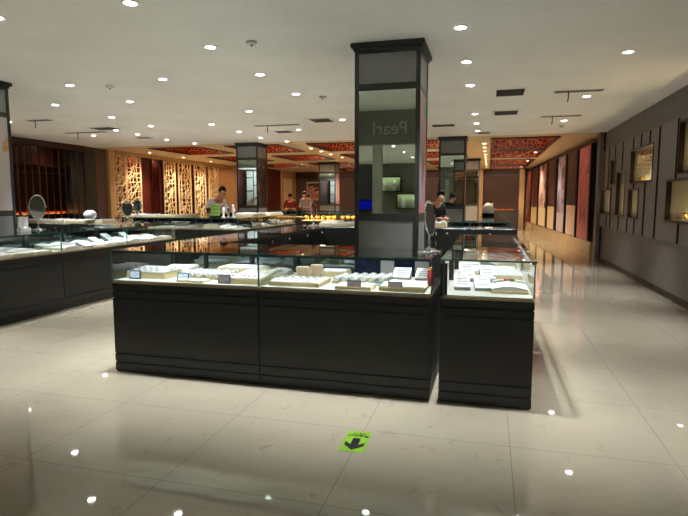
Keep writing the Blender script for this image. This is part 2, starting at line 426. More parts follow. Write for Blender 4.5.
# poster fins on the right, on a marble ledge
def LX(y): return 2.53 - .05 * (y - 14.9)
ang = math.atan(.05)
t0 = Vector((LX(14.9), 14.9, 0))
b = MB(); b.box(0, .6, 0, 14.9, 0, .44); struct(b.build('trim_6', 'plinth_marble', None, t0, ang))
b = MB(); b.box(.22, .6, -.1, 14.9, .441, CZ - .001); struct(b.build('wall_right_far', 'mauve_wall', None, t0, ang))
PO = [('pink', poster_mat('print_pink', (.82, .46, .50), (.45, .10, .14), (.80, .46, .50), .12, 1.0, .60), 'pink poster with a dark red brush figure'),
      ('dark', poster_mat('print_dark', (.13, .07, .06), (.42, .18, .12), (.86, .76, .70), .36, 3.2, .62), 'dark brown poster with a pale lower third'),
      ('lilac', poster_mat('print_lilac', (.62, .58, .66), (.36, .28, .36), (.72, .68, .70), .25, 5.1, .58), 'pale lilac poster with a grey figure'),
      ('umber', poster_mat('print_umber', (.20, .11, .08), (.45, .27, .18), (.84, .74, .60), .33, 7.7, .6), 'dark umber poster with a cream lower band'),
      ('flower', poster_mat('print_flower', (.80, .66, .62), (.22, .09, .08), (.84, .76, .60), .3, 9.4, .52), 'light poster with a dark branching figure and yellow foot'),
      ('red', poster_mat('print_red', (.35, .10, .07), (.60, .25, .14), (.82, .70, .50), .3, 11.3, .58), 'rust red poster with a yellow foot'),
      ('wine', poster_mat('print_wine', (.40, .08, .06), (.18, .05, .04), (.45, .12, .08), .2, 13.9, .5), 'wine red poster at the far end of the row'),
      ('gray', poster_mat('print_end', (.45, .15, .10), (.7, .5, .3), (.5, .25, .12), .2, 15.9, .5), 'narrow red and gold poster last beside the back wall')]
ys = [.3, 1.95, 3.72, 5.6, 7.6, 10.1, 12.4]; lns = [1.38, 1.40, 1.33, 1.5, 1.95, 1.9, 1.7]
for k, (nm, pm, lb) in enumerate(PO[:7]):
    y0 = ys[k]; ln = lns[k]
    p = Matrix.Rotation(ang, 4, 'Z') @ Vector((0, y0, .44)); p = p + t0
    t = thing('poster_panel', f'tall {lb}, {ORD[k]} along the right aisle', 'poster', p, ang, 'tall posters along the right aisle')
    b = MB(); b.box(.0, .219, 0, ln, 0, 2.53); b.build('black_case', 'fin_black', t)
    b = MB(); b.box(-.012, -.001, .05, ln - .05, .03, 2.5); o = b.build('print', None, t); o.data.materials.append(pm)

# ---------------------------------------------------------------- ceiling lamps
row = {1.36: 'over the open right aisle', -.29: 'just right of the tall mirrored column', -2.77: 'just left of the tall mirrored column', -4.08: 'midway to the left counters',
       -5.5: 'along the aisle by the left counters', -6.85: 'above the left counters', -8.0: 'two rows from the brown partition', -9.2: 'nearest the brown partition',
       -.17: 'right of the centre columns', 1.4: 'above the poster aisle', -5.17: 'between the coffers left of centre', -7.8: 'before the carved screens', -7.9: 'deep in the far left',
       -10.7: 'added to light the carved screens'}
LI = {1.36: [3.85, 6.37, 8.86, 11.38], -.29: [3.8, 5.1, 6.34, 7.62, 10.1, 11.36, 12.52], -2.77: [3.81, 5.07, 6.3, 7.57, 10.15], -4.08: [3.8, 6.21, 8.78, 11.3],
      -5.5: [3.8, 6.2, 7.45, 10.04, 11.28, 12.46], -6.85: [5.0, 7.38, 8.73, 9.94], -8.0: [10.31, 11.08, 12.26], -9.2: [8.7, 11.05],
      -.17: [15.36, 16.47, 17.7, 18.9, 20.1, 21.4, 22.7, 24.2, 25.8], 1.4: [18.45, 22.3, 26.3], -5.17: [13.4, 15.4, 16.4, 17.5, 18.9, 21], -7.8: [13.26, 18.1, 22.0], -7.9: [25.5], -10.7: [17.0, 20.5]}
LI[-10.7] = [15.4, 17.4, 19.4]  # lamps added and respaced here to brighten the carved screens
LI[-1.55] = [3.8]; row[-1.55] = 'above the front counter joint, added off view'  # lamp added out of view to brighten the floor before the counters
for x_, n_ in ((-5.6, 'left'), (-2.85, 'middle'), (-.1, 'right'), (1.55, 'outer right')):
    LI[x_] = [-.6, -2.6, -4.9, -7.0, -9.2, -11.2]; row[x_] = f'in the {n_} line added behind the camera'  # unseen lamp rows added to brighten the column mirrors and fronts
def downlight_master(warm):
    t = thing('downlight', '', 'downlight', (0, 0, 0), 0, 'recessed round ceiling downlights')
    b = MB(); b.lathe([(.078, -.001), (.078, -.008), (.06, -.012), (.052, -.004), (.052, -.001)], 28); b.build('trim_ring', 'plastic_white', t)
    b = MB(); b.lathe([(.05, -.002), (.05, -.006), (.03, -.010)], 24); b.build('lens', 'lamp_warm' if warm else 'lamp_white', t)
    l = bpy.data.lights.new('spot', 'SPOT'); l.energy = 90 if warm else 150; l.spot_size = R(120 if warm else 63); l.spot_blend = 1.0; l.shadow_soft_size = .035
    l.color = (1, .80, .56) if warm else (.955, .975, 1)
    o = bpy.data.objects.new('lamp_beam', l); COL.objects.link(o); o.parent = t; o.location = (0, 0, -.03)
    return t
DM = [None, None]
for x, yy in LI.items():
    for k, y in enumerate(yy):
        warm = 1 if y > 13.9 else 0
        if DM[warm] is None: DM[warm] = downlight_master(warm); o = DM[warm]
        else: o = copy_tree(DM[warm])
        o.location = ((x * 1.0645, y * 1.0645, CZ) if y > 0 else (x, y, CZ))
        o['label'] = f"{'warm' if warm else 'white'} ceiling downlight, {ORD[k]} from the front {row[x]}"

# ceiling vents, track heads, detectors
def vent(x0, x1, y0, y1, label):
    t = thing('ceiling_vent', label, 'air vent', ((x0 + x1) / 2, (y0 + y1) / 2, CZ), 0, 'ceiling air vents')
    w, l = (x1 - x0) / 2, (y1 - y0) / 2
    b = MB(); b.box(-w - .03, w + .03, -l - .04, -l + .03, -.008, -.001); b.box(-w - .03, w + .03, l - .03, l + .04, -.008, -.001); b.box(-w - .03, -w + .03, -l + .03, l - .03, -.008, -.001); b.box(w - .03, w + .03, -l + .03, l - .03, -.008, -.001)
    b.build('vent_frame', 'vent_white', t)
    b = MB(); b.box(-w + .031, w - .031, -l + .031, l - .031, -.003, -.001); b.build('dark_opening', 'groove_black', t)
    b = MB(); n = max(3, int((2 * l) / .045))
    for q in range(n):
        yy = -l + .05 + (2 * l - .1) * q / max(1, n - 1); b.box(-w + .04, w - .04, yy - .008, yy + .004, -.010, -.004)
    b.build('louvre', 'vent_grey', t)
vent(.03, .50, 8.5, 9.1, 'square louvred ceiling vent nearer the camera, right of the mirrored column')
vent(.03, .50, 10.5, 11.05, 'square louvred ceiling vent behind the nearer one, right of the mirrored column')
vent(-3.64, -3.15, 10.5, 11.05, 'square ceiling vent just left of the tall mirrored column')
vent(-8.9, -8.25, 10.45, 10.9, 'square ceiling vent over the left counters')
vent(-9.1, -8.6, 12.35, 12.65, 'small ceiling vent farthest back on the left')
vent(-5.05, -4.6, 12.1, 12.5, 'small ceiling vent beside the lamp before the second column')
vent(-1.3, -.75, 12.0, 12.4, 'small ceiling vent above the second right column')
vent(-.35, 0, 13.6, 13.95, 'small dark ceiling vent at the edge of the warm ceiling')
def slot(x0, x1, y, label):
    t = thing('linear_diffuser', label, 'air vent', ((x0 + x1) / 2, y, CZ), 0, 'long slot vents in the ceiling')
    w = (x1 - x0) / 2
    b = MB(); b.box(-w, w, -.09, .09, -.008, -.001); b.build('vent_frame', 'vent_white', t)
    b = MB(); b.box(-w + .02, w - .02, -.07, -.01, -.012, -.0085); b.box(-w + .02, w - .02, .01, .07, -.012, -.0085); b.build('slot', 'vent_grey', t)
    b = MB(); b.tube([(-w * .4, .0, -.0125), (-w * .4, .01, -.10), (-w * .42, .0, -.16)], .008); b.build('pull_wire', 'bronze', t)
slot(.90, 1.62, 8.93, 'long slot vent nearer the camera over the right aisle')
slot(.92, 1.7, 11.45, 'long slot vent farther back over the right aisle')
slot(-5.1, -4.0, 11.2, 'long slot vent left of the tall mirrored column')
slot(-10.1, -8.9, 11.15, 'long slot vent by the brown left partition')
slot(-9.3, -8.7, 9.25, 'short slot vent over the leftmost counters')
def detector(x, y, label):
    t = thing('smoke_detector', label, 'detector', (x, y, CZ), 0, 'round ceiling detectors')
    b = MB(); b.lathe([(.055, -.001), (.055, -.02), (.04, -.032), (.015, -.034)], 24); b.build('housing', 'plastic_white', t)
    b = MB(); b.lathe([(.012, -.035), (.012, -.045), (.004, -.047)], 12); b.build('sensor_tip', 'vent_grey', t)
detector(-2.44, 5.34, 'small round ceiling detector left of the tall column top')
detector(-5.35, 6.81, 'small round ceiling detector between the lamps on the left')
detector(-2.6, 8.35, 'small round ceiling detector right behind the lamp left of the column')
detector(-5.05, 11.75, 'small round ceiling detector near the second column')
detector(1.5, 12.9, 'small round ceiling detector at the end of the white ceiling on the right')

# ---------------------------------------------------------------- columns
side_prints = {'a': poster_mat('print_side_pink', (.78, .60, .60), (.45, .66, .68), (.75, .50, .52), .1, 21, .55),
               'b': poster_mat('print_side_dark', (.13, .08, .07), (.62, .45, .38), (.12, .07, .06), .08, 33, .60),
               'c': poster_mat('print_side_gold', (.80, .76, .76), (.80, .58, .25), (.82, .74, .72), .05, 42, .62)}
def column(x0, x1, y0, y1, label, side):
    w, d = (x1 - x0) / 2, (y1 - y0) / 2
    t = thing('mirrored_column', label, 'column', ((x0 + x1) / 2, (y0 + y1) / 2, 0))
    b = MB(); b.box(-w + .03, w - .03, -d + .03, d - .03, 0, 3.07); b.build('core', 'column_frame', t)
    b = MB(); p = .045
    for sx in (-1, 1):
        for sy in (-1, 1):
            b.box(min(sx * w, sx * (w - p)), max(sx * w, sx * (w - p)), min(sy * d, sy * (d - p)), max(sy * d, sy * (d - p)), 0, 3.07)
    for z0, z1 in ((0, .1), (1.28, 1.36), (2.66, 2.73), (3.04, 3.07)):
        b.box(-w + .006, w - .006, -d + .006, d - .006, z0, z1)
    b.build('frame', 'column_frame', t)
    b = MB(); b.box(-w - .015, w + .015, -d - .015, d + .015, 3.071, 3.1, None, .004); b.box(-w - .04, w + .04, -d - .04, d + .04, 3.1, 3.149, None, .006)
    b.build('crown', 'column_frame', t)
    for z0, z1 in ((.1, 1.28), (2.73, 3.04)):
        b = MB(); b.box(-w + p, w - p, -d + .010, -d + .029, z0, z1); b.box(-w + p, w - p, d - .029, d - .01, z0, z1)
        b.box(w - .029, w - .01, -d + p, d - p, z0, z1); b.box(-w + .01, -w + .029, -d + p, d - p, z0, z1); b.build('grey_panel', 'column_panel', t)
    b = MB(); b.box(-w + p, w - p, -d + .012, -d + .029, 1.36, 2.66); b.build('mirror_pane', 'column_mirror', t)
    b = MB(); b.box(-w + p, w - p, d - .029, d - .012, 1.36, 2.66); b.build('mirror_pane', 'column_mirror', t)
    b = MB(); b.box(w - .029, w - .008, -d + p, d - p, 1.36, 2.66); o = b.build('poster', None, t); o.data.materials.append(side_prints[side])
    b = MB(); b.box(-w + .008, -w + .029, -d + p, d - p, 1.36, 2.66); o = b.build('poster', None, t); o.data.materials.append(side_prints[side])
column(-1.42, -.72, 5.7, 6.4, 'tall dark framed mirrored column rising from the front counter island', 'a')
column(-1.30, -.62, 14.35, 15.05, 'dark framed mirrored column behind the front one, right of centre', 'a')
column(-.98, -.40, 22.0, 22.6, 'farthest mirrored column right of centre, in the warm zone', 'a')
column(-7.1, -6.44, 14.35, 15.05, 'dark framed mirrored column left of centre with a dark flower print on its side', 'b')
column(-7.15, -6.4, 22.3, 23.0, 'farthest mirrored column left of centre by the lit golden counter', 'a')
column(-7.3, -6.6, 5.66, 6.26, 'mirrored column at the left edge with a pale gold jewellery poster', 'c')

# ---------------------------------------------------------------- counters
def tf(o, rz, p):
    c, s = math.cos(rz), math.sin(rz)
    return (o[0] + c * p[0] - s * p[1], o[1] + s * p[0] + c * p[1], p[2])
LED = .10
def counter(o, rz, L, D, label, ends=(1, 1), posts=(.33, .66), light=3.0, warm=False, back='dark_mirror', knobs=(.25, .75), group=None, front_open=False):
    t = thing('display_counter', label, 'display counter', (o[0], o[1], 0), rz, group)
    b = MB()
    b.box(.01, L - .01, .012, D - .01, 0, .012, 'counter_groove')
    b.box(.01, L - .01, .01, D - .01, .0125, .784, 'counter_groove')
    for z0, z1 in ((.013, .082), (.092, .160), (.170, .655), (.664, .72), (.729, .784)):
        b.box(.002, L - .002, 0, D - .002, z0, z1, 'counter_black')
    b.build('base_cabinet', None, t)
    b = MB(); b.box(.004, L - .004, .004, D - .004, .785, .80, 'deck_edge'); b.box(.012, L - .012, .012, D - .012, .80, .812, 'deck_white'); b.build('lit_deck', None, t)
    z0, z1 = .812, 1.064
    b = MB(); b.box(.002, L - .002, .004, .010, z0 - .01, z1); b.build('front_glass', 'clear_glass', t)
    if ends[0]: b = MB(); b.box(.004, .010, .012, D - .03, z0, z1); b.build('end_glass', 'clear_glass', t)
    if ends[1]: b = MB(); b.box(L - .010, L - .004, .012, D - .03, z0, z1); b.build('end_glass', 'clear_glass', t)
    b = MB(); b.box(0, .004, .002, .011, z0, z1); b.box(L - .004, L, .002, .011, z0, z1); b.build('glass_edge', 'glass_edge', t)
    b = MB(); b.box(.001, L - .001, -.006, D, 1.066, 1.075, 'top_glass')
    b.build('glass_top', None, t)
    b = MB(); b.box(.0, L, -.009, -.0065, 1.064, 1.076)
    if ends[0]: b.box(.0, .0008, -.006, D, 1.064, 1.076)
    if ends[1]: b.box(L - .0008, L, -.006, D, 1.064, 1.076)
    b.build('glass_edge', 'glass_edge', t)
    # frame rails and posts
    b = MB(); b.box(.012, L - .012, .012, .026, 1.052, 1.0655); b.box(.002, L - .002, D - .03, D - .012, 1.045, 1.0655)
    b.build('top_rail', 'rail_black', t)
    for px in [.0] + list(posts) + [1.0]:
        x = .02 + (L - .04) * px
        b = MB(); b.box(x - .016, x + .016, D - .05, D - .031, z0, 1.045); b.build('rear_post', 'post_black', t)
    b = MB(); b.box(.03, L - .03, D - .03, D - .022, z0, 1.045); b.build('inner_back', back, t)
    b = MB(); b.box(.004, L - .004, D - .021, D, .785, 1.044); bk = b.build('back_panel', 'counter_black', t)
    for q in knobs:
        b = MB(); b.lathe([(.008, 0), (.008, .012), (.018, .016), (.018, .026), (.01, .03)], 14, None, (0, 0, 0), 'Y')
        b.build('knob', 'knob_steel', bk, (L * q, D, .99))
    b = MB(); b.box(.03, L - .03, .027, .035, 1.057, 1.0645); b.build('light_strip', 'led_warm' if warm else 'led_white', t)
    if light:
        area('case_light', t, (L / 2, .031, 1.056), (R(22), 0, 0), L - .08, .012, light * LED * L, (1, .72, .38) if warm else (.97, .98, 1))
    return t

def tray_dims(kind): pass
MASTER = {}
def make_tray(kind):
    """masters sit around their own base centre; placed by copy"""
    t = bpy.data.objects.new({'flat': 'display_tray', 'ridged': 'ring_tray', 'wedge': 'jewellery_stand', 'raised': 'display_plinth', 'box': 'jewellery_box', 'roll': 'bracelet_roll', 'curved': 'necklace_pad', 'slab': 'display_tray'}[kind], None)
    t.empty_display_size = .05
    COL.objects.link(t)
    if kind == 'flat':
        b = MB(); b.box(-.15, .15, -.11, .11, 0, .02, None, .004); b.build('tray_base', 'tray_beige', t)
        b = MB(); b.box(-.138, .138, -.098, .098, .02, .026, None, .002); b.build('pad', 'pad_white', t)
    if kind == 'slab':
        b = MB(); b.box(-.22, .22, -.13, .13, 0, .035, None, .004); b.build('tray_base', 'tray_beige', t)
        b = MB(); b.box(-.21, .21, -.12, .12, .035, .043, None, .002); b.build('pad', 'pad_white', t)
    if kind == 'ridged':
        b = MB(); b.prism([(-.10, 0), (.10, 0), (.10, .016), (-.10, .016)], -.13, .13); b.build('tray_base', 'tray_beige', t)
        b = MB(); n = 7
        for k in range(n):
            y = -.11 + .22 * k / (n - 1)
            b.tube([(-.092, y, .024 + .002 * k), (.092, y, .024 + .002 * k)], .014, 8)
        b.build('pad', 'pad_white', t)
    if kind == 'wedge':
        b = MB(); b.bm.verts.ensure_lookup_table()
        n0 = b.n(); b.prism([(-.13, 0), (.13, 0), (.13, .085), (-.13, .02)], -.075, .075); b.xf(n0, Matrix.Rotation(PI / 2, 4, 'Z')); b.build('stand_base', 'tray_grey', t)
        b = MB(); n0 = b.n(); b.prism([(-.132, .0205), (.13, .0855), (.128, .096), (-.134, .031)], -.076, .076); b.xf(n0, Matrix.Rotation(PI / 2, 4, 'Z')); b.build('pad', 'pad_white', t)
        b = MB()
        for k in range(4):
            y = -.09 + .055 * k; z = .031 + (y + .134) * .25 + .006
            b.box(-.05, .05, y - .0015, y + .0015, z - .002, z + .003)
        b.build('bracelet_row', 'silver', t)
    if kind == 'raised':
        b = MB(); b.prism([(-.20, 0), (.20, 0), (.19, .055), (-.19, .055)], -.14, .14); b.build('plinth_base', 'tray_beige', t)
        b = MB(); b.box(-.19, .19, -.14, .13, .055, .064, None, .003)
        for k in range(5):
            y = -.10 + .05 * k; b.box(-.17, .17, y - .016, y + .012, .064, .07 + .003 * k, None, .003)
        b.build('pad', 'pad_white', t)
    if kind == 'box':
        b = MB(); b.box(-.045, .045, -.02, .02, 0, .12, None, .006); b.build('box_shell', 'pad_cream', t)
        b = MB(); b.box(-.036, .036, -.026, -.0205, .02, .112, None, .003); b.build('velvet_face', 'box_tan', t)
    if kind == 'roll':
        b = MB(); b.prism([(-.025, 0), (.025, 0), (.02, .02), (-.02, .02)], -.12, .12); b.build('stand_base', 'tray_olive', t)
        b = MB(); b.tube([(0, -.118, .034), (0, .118, .034)], .019, 10); b.build('pad', 'pad_white', t)
        b = MB()
        for k in range(4):
            y = -.09 + .06 * k
            b.tube([(.021 * math.cos(a), y, .034 + .021 * math.sin(a)) for a in [2 * PI * v / 10 for v in range(10)]], .004, 5, None, True)
        b.build('bracelet_row', 'silver', t)
    if kind == 'curved':
        b = MB(); b.box(-.19, .19, -.13, .13, 0, .018, None, .003); b.build('tray_base', 'tray_beige', t)
        b = MB(); P = [(-.18, .0)] + [(-.18 + .36 * k / 12, .012 + .022 * math.sin(PI * k / 12)) for k in range(13)] + [(.18, .0)]
        n0 = b.n(); b.prism([(x, z + .018) for x, z in P], -.12, .12); b.build('pad', 'pad_white', t)
    return t
def put(kind, loc, rz, label, cat='display tray', group=None, sc=1.0):
    if kind not in MASTER: MASTER[kind] = make_tray(kind); o = MASTER[kind]
    else: o = copy_tree(MASTER[kind])
    o.location = loc; o.rotation_euler.z = rz
    o.scale = (sc, sc, sc) if not isinstance(sc, tuple) else sc
    return tag(o, label, cat, group)
D0 = .8125
KN = {'flat': 'flat white display tray', 'slab': 'thick cream edged display tray', 'ridged': 'white ridged ring tray', 'wedge': 'sloping white bracelet stand', 'raised': 'raised cream display block', 'box': 'upright jewellery box', 'roll': 'slim white bracelet roll', 'curved': 'arched white necklace pad'}
def fill(o, rz, L, D, where, seed, kinds=('ridged', 'flat', 'raised', 'ridged', 'wedge', 'curved')):
    rnd = random.Random(seed)
    cnt = 0
    q = (D - .10) / 3
    for r_ in range(3):
        y = .035 + q * (r_ + .5)
        sy = {'flat': .22, 'ridged': .26, 'raised': .28, 'wedge': .27, 'curved': .26}
        x = .04 + rnd.uniform(0, .06); c = 0
        while x < L - .2:
            k = rnd.choice(kinds)
            w = {'flat': .30, 'ridged': .21, 'raised': .40, 'wedge': .16, 'curved': .38}[k]
            if x + w > L - .03: k = 'ridged'; w = .21
            if x + w > L - .03: break
            p = tf(o, rz, (x + w / 2, y, D0))
            put(k, p, rz, f"{KN[k]}, {ORD[c]} in the {('front', 'middle', 'rear')[r_]} row, {where}", 'display tray', None, (.98, (q - .012) / sy[k], 1 + .25 * r_))
            c += 1; x += w + .012 + rnd.uniform(0, .03)

# ---- front island: two units across the front
Y0 = 3.92; DA = .95
a1 = (-3.15, Y0); a2 = (-1.768, Y0)
counter(a1, 0, 1.378, DA, 'black glass-topped jewellery counter, left half of the front island facing the camera', knobs=(.55, .8), posts=(.28, .66), light=2.6)
counter(a2, 0, 1.378, DA, 'black glass-topped jewellery counter, right half of the front island under the column', posts=(.13, .66), light=2.6)
PI2 = PI / 2
# right-hand run (customers stand on +x)
bo = (.33, 3.925)
counter(bo, PI2, 1.55, .66, 'black glass jewellery counter with a gem display, right end of the front island', posts=(.5,), light=1.5)
counter((.33, 5.49), PI2, 1.43, .66, 'second counter going back along the right side of the front island', posts=(.5,), light=1.5)
# left run of the island (customers stand on -x) and rear run
for k in range(2):
    counter((-3.2, 8.36 - k * 1.74), -PI2, 1.73, .62, ['rear', 'front'][k] + ' counter of the island\'s left run, drawer side and knobs facing the aisle inside', light=2.0, knobs=(.12, .54, .96) if k == 0 else (.3, .7))
for k, x in enumerate((.42, -.79, -2.0)):
    counter((x, 9.0), PI, 1.2, .6, f'black rear counter of the front island, {ORD[k]} from the right, drawer side facing the camera', light=2.0, knobs=(.33, .86) if k < 2 else (.5,))
# ---- left island
for k, y in enumerate((3.27, 4.65, 6.03, 7.41)):
    counter((-5.62, y), PI2, 1.376, .63, ['nearest left counter, mostly outside the picture', 'black jewellery counter at the left picture edge under the round mirror', 'black jewellery counter in the left row, third back, full of white trays', 'last black jewellery counter of the left row, just behind the front island corner'][k], posts=(.5,), light=5.5, knobs=(.25, .5))
    fill((-5.62, y), PI2, 1.376, .63, ['nearest left counter', 'left picture edge counter', 'third counter of the left row', 'last counter of the left row'][k], 10 + k, ('ridged', 'ridged', 'wedge', 'ridged', 'flat', 'curved'))
for k, x in enumerate((-6.27, -7.44)):
    counter((x, 8.79), PI, 1.165, .6, ['dark rear counter of the left island behind the small oval mirror', 'dark rear counter of the left island, its far left end'][k], light=1.5)
# ---- left rear island
for k, x in enumerate((-9.3, -8.14, -6.98)):
    counter((x, 11.8), 0, 1.155, .8, ['left', 'middle', 'right'][k] + ' glass counter of the front run of the left rear island before the carved screens', light=2.4, knobs=(.25,))
    fill((x, 11.8), 0, 1.155, .8, ['left', 'middle', 'right'][k] + ' front counter, left rear island', 30 + k)
for k, y in enumerate((12.62, 14.17)):
    counter((-5.8, y), PI2, 1.53, .63, ['nearer', 'farther'][k] + ' side counter of the left rear island next to the flower print column', light=2.4)
    fill((-5.8, y), PI2, 1.53, .63, ['nearer', 'farther'][k] + ' side counter, left rear island', 40 + k)
# ---- right rear island
for k, x in enumerate((-3.2, -1.99, -.78)):
    counter((x, 11.0), 0, 1.2, .7, ['left', 'middle', 'right'][k] + ' glass counter of the front run of the island behind, seen over the rear counters', light=1.6, knobs=(.25,))
for k, y in enumerate((11.72, 13.5, 15.28)):
    counter((.42, y), PI2, 1.76, .66, f'glass counter going back on the right side of the rear island, {ORD[k]} from the front', light=1.6)
# ---- golden lit counters
for k, x in enumerate((-6.35, -5.05, -3.75)):
    counter((x, 17.8), 0, 1.28, .6, ['left', 'middle', 'right'][k] + ' counter of the golden lit run with warm gold jewellery, far left of centre', light=70, warm=True)
    for q in range(6):
        for s_ in range(2):
            bb = MB(); bb.lathe([(.06, 0), (.06, .01), (.02, .02), (.02, .08), (.05, .10), (.05, .12), (.02, .16)], 10)
            bb.ball((.0, -.03, .12), .03, None, 8, (1.3, .5, .8))
            ob = bb.build('gold_ornament', 'gold', None, (x + .12 + .2 * q, 17.95 + .22 * s_, .813))
            tag(ob, f"gold ornament on a stand inside the {['left', 'middle', 'right'][k]} golden lit counter", 'jewellery', f"gold ornaments in the {['left', 'middle', 'right'][k]} golden counter")
for k, x in enumerate((-10.2, -8.9)):
    counter((x, 17.9), 0, 1.28, .6, ['left', 'right'][k] + ' warm lit counter below the carved screens', light=30, warm=True)
for k in range(3):
    counter((-9.6 + 1.5 * k, 21.5), 0, 1.48, .6, ['left', 'middle', 'right'][k] + ' dark counter in front of the seated people at the far wall', light=30, warm=True)
t = thing('display_table', 'dark far table with open red and gold lit trays against the back wall', 'display table', (.85, 29.0, 0))
b = MB(); b.box(-.85, .6, -.4, .4, 0, .96); b.build('table_body', 'dark_pier', t)
b = MB(); b.box(-.87, .62, -.42, .42, .96, 1.0); b.build('table_top', 'rosewood', t)
for k, (x, m) in enumerate(((.2, 'pad_cream'), (.62, 'red_cloth'), (1.05, 'red_cloth'))):
    t = thing('display_tray', ['cream lined', 'red lined', 'red lined right-hand'][k] + ' open jewellery tray on the far table by the back wall', 'display tray', (x, 28.85, 1.0))
    b = MB(); b.box(-.19, .19, -.2, .2, 0, .05); b.build('tray_base', 'gold', t)
    b = MB(); b.box(-.17, .17, -.18, .18, .05, .07); b.build('pad', m, t)

# ---- contents of the front island
D0 = .8125
def P(kind, x, y, lab, rz=0, sc=1.0, grp=None, cat='display tray'): return put(kind, (x, y, D0), rz, lab, cat, grp, sc)
P('raised', -2.925, 4.22, 'raised cream block tray, left end of the left front counter, by the first tag', 0, (1.0, 1.0, 1.0))
P('ridged', -2.86, 4.53, 'ridged white ring tray behind the raised cream block in the left front counter', .1, (1.5, 1, 1.3))
P('slab', -2.25, 4.66, 'thick cream tray at the back of the left front counter, near the rear post', 0, (1.0, 1, 1.5))
for k in range(5):
    P('roll', -2.60 + .09 * k, 4.30 - .0 * k, f'slim white bracelet roll, {ORD[k]} from the left in the left front counter', -.12, (1.3, 1.25, 1.1), 'bracelet rolls in the left front counter', 'bracelet stand')
P('flat', -2.42, 4.03, 'low flat white tray behind the second tag of the left front counter', 0, (.85, .6, .8))
P('slab', -1.98, 4.13, 'thick cream tray with red and green stones, right end of the left front counter', 0, (.82, 1, 1.2))
P('ridged', -2.0, 4.42, 'white ring tray behind the tray with coloured stones', 0, (1.6, 1, 1.1))
P('curved', -1.895, 4.68, 'arched white pad at the rear right of the left front counter', 0, (.58, .7, 1))
P('slab', -1.50, 4.16, 'long flat cream edged tray at the left of the right front counter', 0, (.98, 1.3, .9))
P('box', -1.56, 4.40, 'cream upright box with a tan face in the right front counter', .1, (1.25, 1, .95), None, 'jewellery box').children[1].name
P('box', -1.47, 4.52, 'olive upright box behind the tan faced one in the right front counter', .1, (1.25, 1, 1), None, 'jewellery box')
P('slab', -1.40, 4.70, 'cream tray at the rear middle of the right front counter', 0, (.8, .8, 1.3))
P('slab', -1.00, 4.06, 'thick cream edged tray behind the left tag of the right front counter', 0, (.66, .8, .7))
for k in range(6):
    P('roll', -1.20 + .075 * k, 4.38 + .015 * k, f'slim silver bracelet roll, {ORD[k]} from the left in the right front counter', -.15, (1.2, 1.2, 1.1), 'bracelet rolls in the right front counter', 'bracelet stand')
P('slab', -.62, 4.08, 'thick cream edged tray at the right end of the right front counter', 0, (.8, .9, 1))
P('flat', -.62, 4.34, 'white tray with small cards in the rear right of the right front counter', 0, (1.1, .8, 1))
P('wedge', -.72, 4.62, 'left sloping white stand at the rear of the right front counter', 0, (1, .6, 1), None, 'jewellery stand')
P('wedge', -.52, 4.62, 'right sloping white stand at the rear of the right front counter', 0, (1, .6, 1), None, 'jewellery stand')
for k, (x, y, m, lab) in enumerate([(-3.0, 4.02, 'tag_print', 'first teal framed price tag from the left, pale print'), (-2.51, 4.0, 'tag_print', 'second teal framed price tag, leaning, with blue print'), (-2.11, 3.975, 'tag_print_dark', 'third teal framed price tag at the tray with coloured stones'),
                                 (-.99, 3.95, 'tag_print_dark', 'teal price tag with dark red print left in the right front counter'), (-.67, 3.955, 'tag_print_dark', 'teal price tag with dark print at the right end of the right front counter')]):
    t = thing('price_tag', lab, 'price tag', (x, y + .012, D0 + .0005), 0)
    b = MB(); n0 = b.n(); b.box(-.055, .055, -.004, .004, 0, .075); b.xf(n0, Matrix.Rotation(R(-12), 4, 'X')); b.build('tag_frame', 'tag_teal', t)
    b = MB(); n0 = b.n(); b.box(-.046, .046, -.0065, -.0045, .010, .066); b.xf(n0, Matrix.Rotation(R(-12), 4, 'X')); b.build('printed_card', m, t)
    b = MB(); b.box(-.05, .05, -.0, .025, .0, .004); b.build('foot', 'tag_teal', t)
for k, (x, y, lab) in enumerate([(-.86, 4.80 - .13, 'grey upright card standing left at the rear of the right front counter'), (-.56, 4.72, 'grey upright card standing right at the rear of the right front counter')]):
    t = thing('display_card', lab, 'card', (x, y, D0))
    b = MB(); b.box(-.06, .06, -.003, .003, .03, .19); b.build('card_sheet', 'tray_grey', t)
    b = MB(); b.box(-.05, .05, -.02, .02, 0, .029); b.build('card_foot', 'plastic_white', t)
t = thing('price_tag', 'low teal price strip lying between the trays of the right front counter', 'price tag', (-.82, 4.215, D0), 0)
b = MB(); b.box(-.06, .06, -.02, .02, 0, .03); b.build('tag_frame', 'tag_teal', t)
b = MB(); b.box(-.052, .052, -.0215, -.0202, .004, .026); b.build('printed_card', 'tag_print', t)
# coloured stones on the cream tray
for k in range(12):
    m = 'ruby' if k % 3 != 1 else 'jade'
    b = MB(); b.lathe([(.003, 0), (.009, .004), (.006, .009)], 8)
    o = b.build('gemstone', m, None, (-2.11 + .024 * k, 4.06 + .05 * (k % 2) + .04 * (k % 3 == 0), D0 + .0525))
    tag(o, f"small {'red' if m == 'ruby' else 'green'} cut stone on the cream tray in the left front counter", 'gemstone', f"{'red' if m == 'ruby' else 'green'} stones on the cream tray")
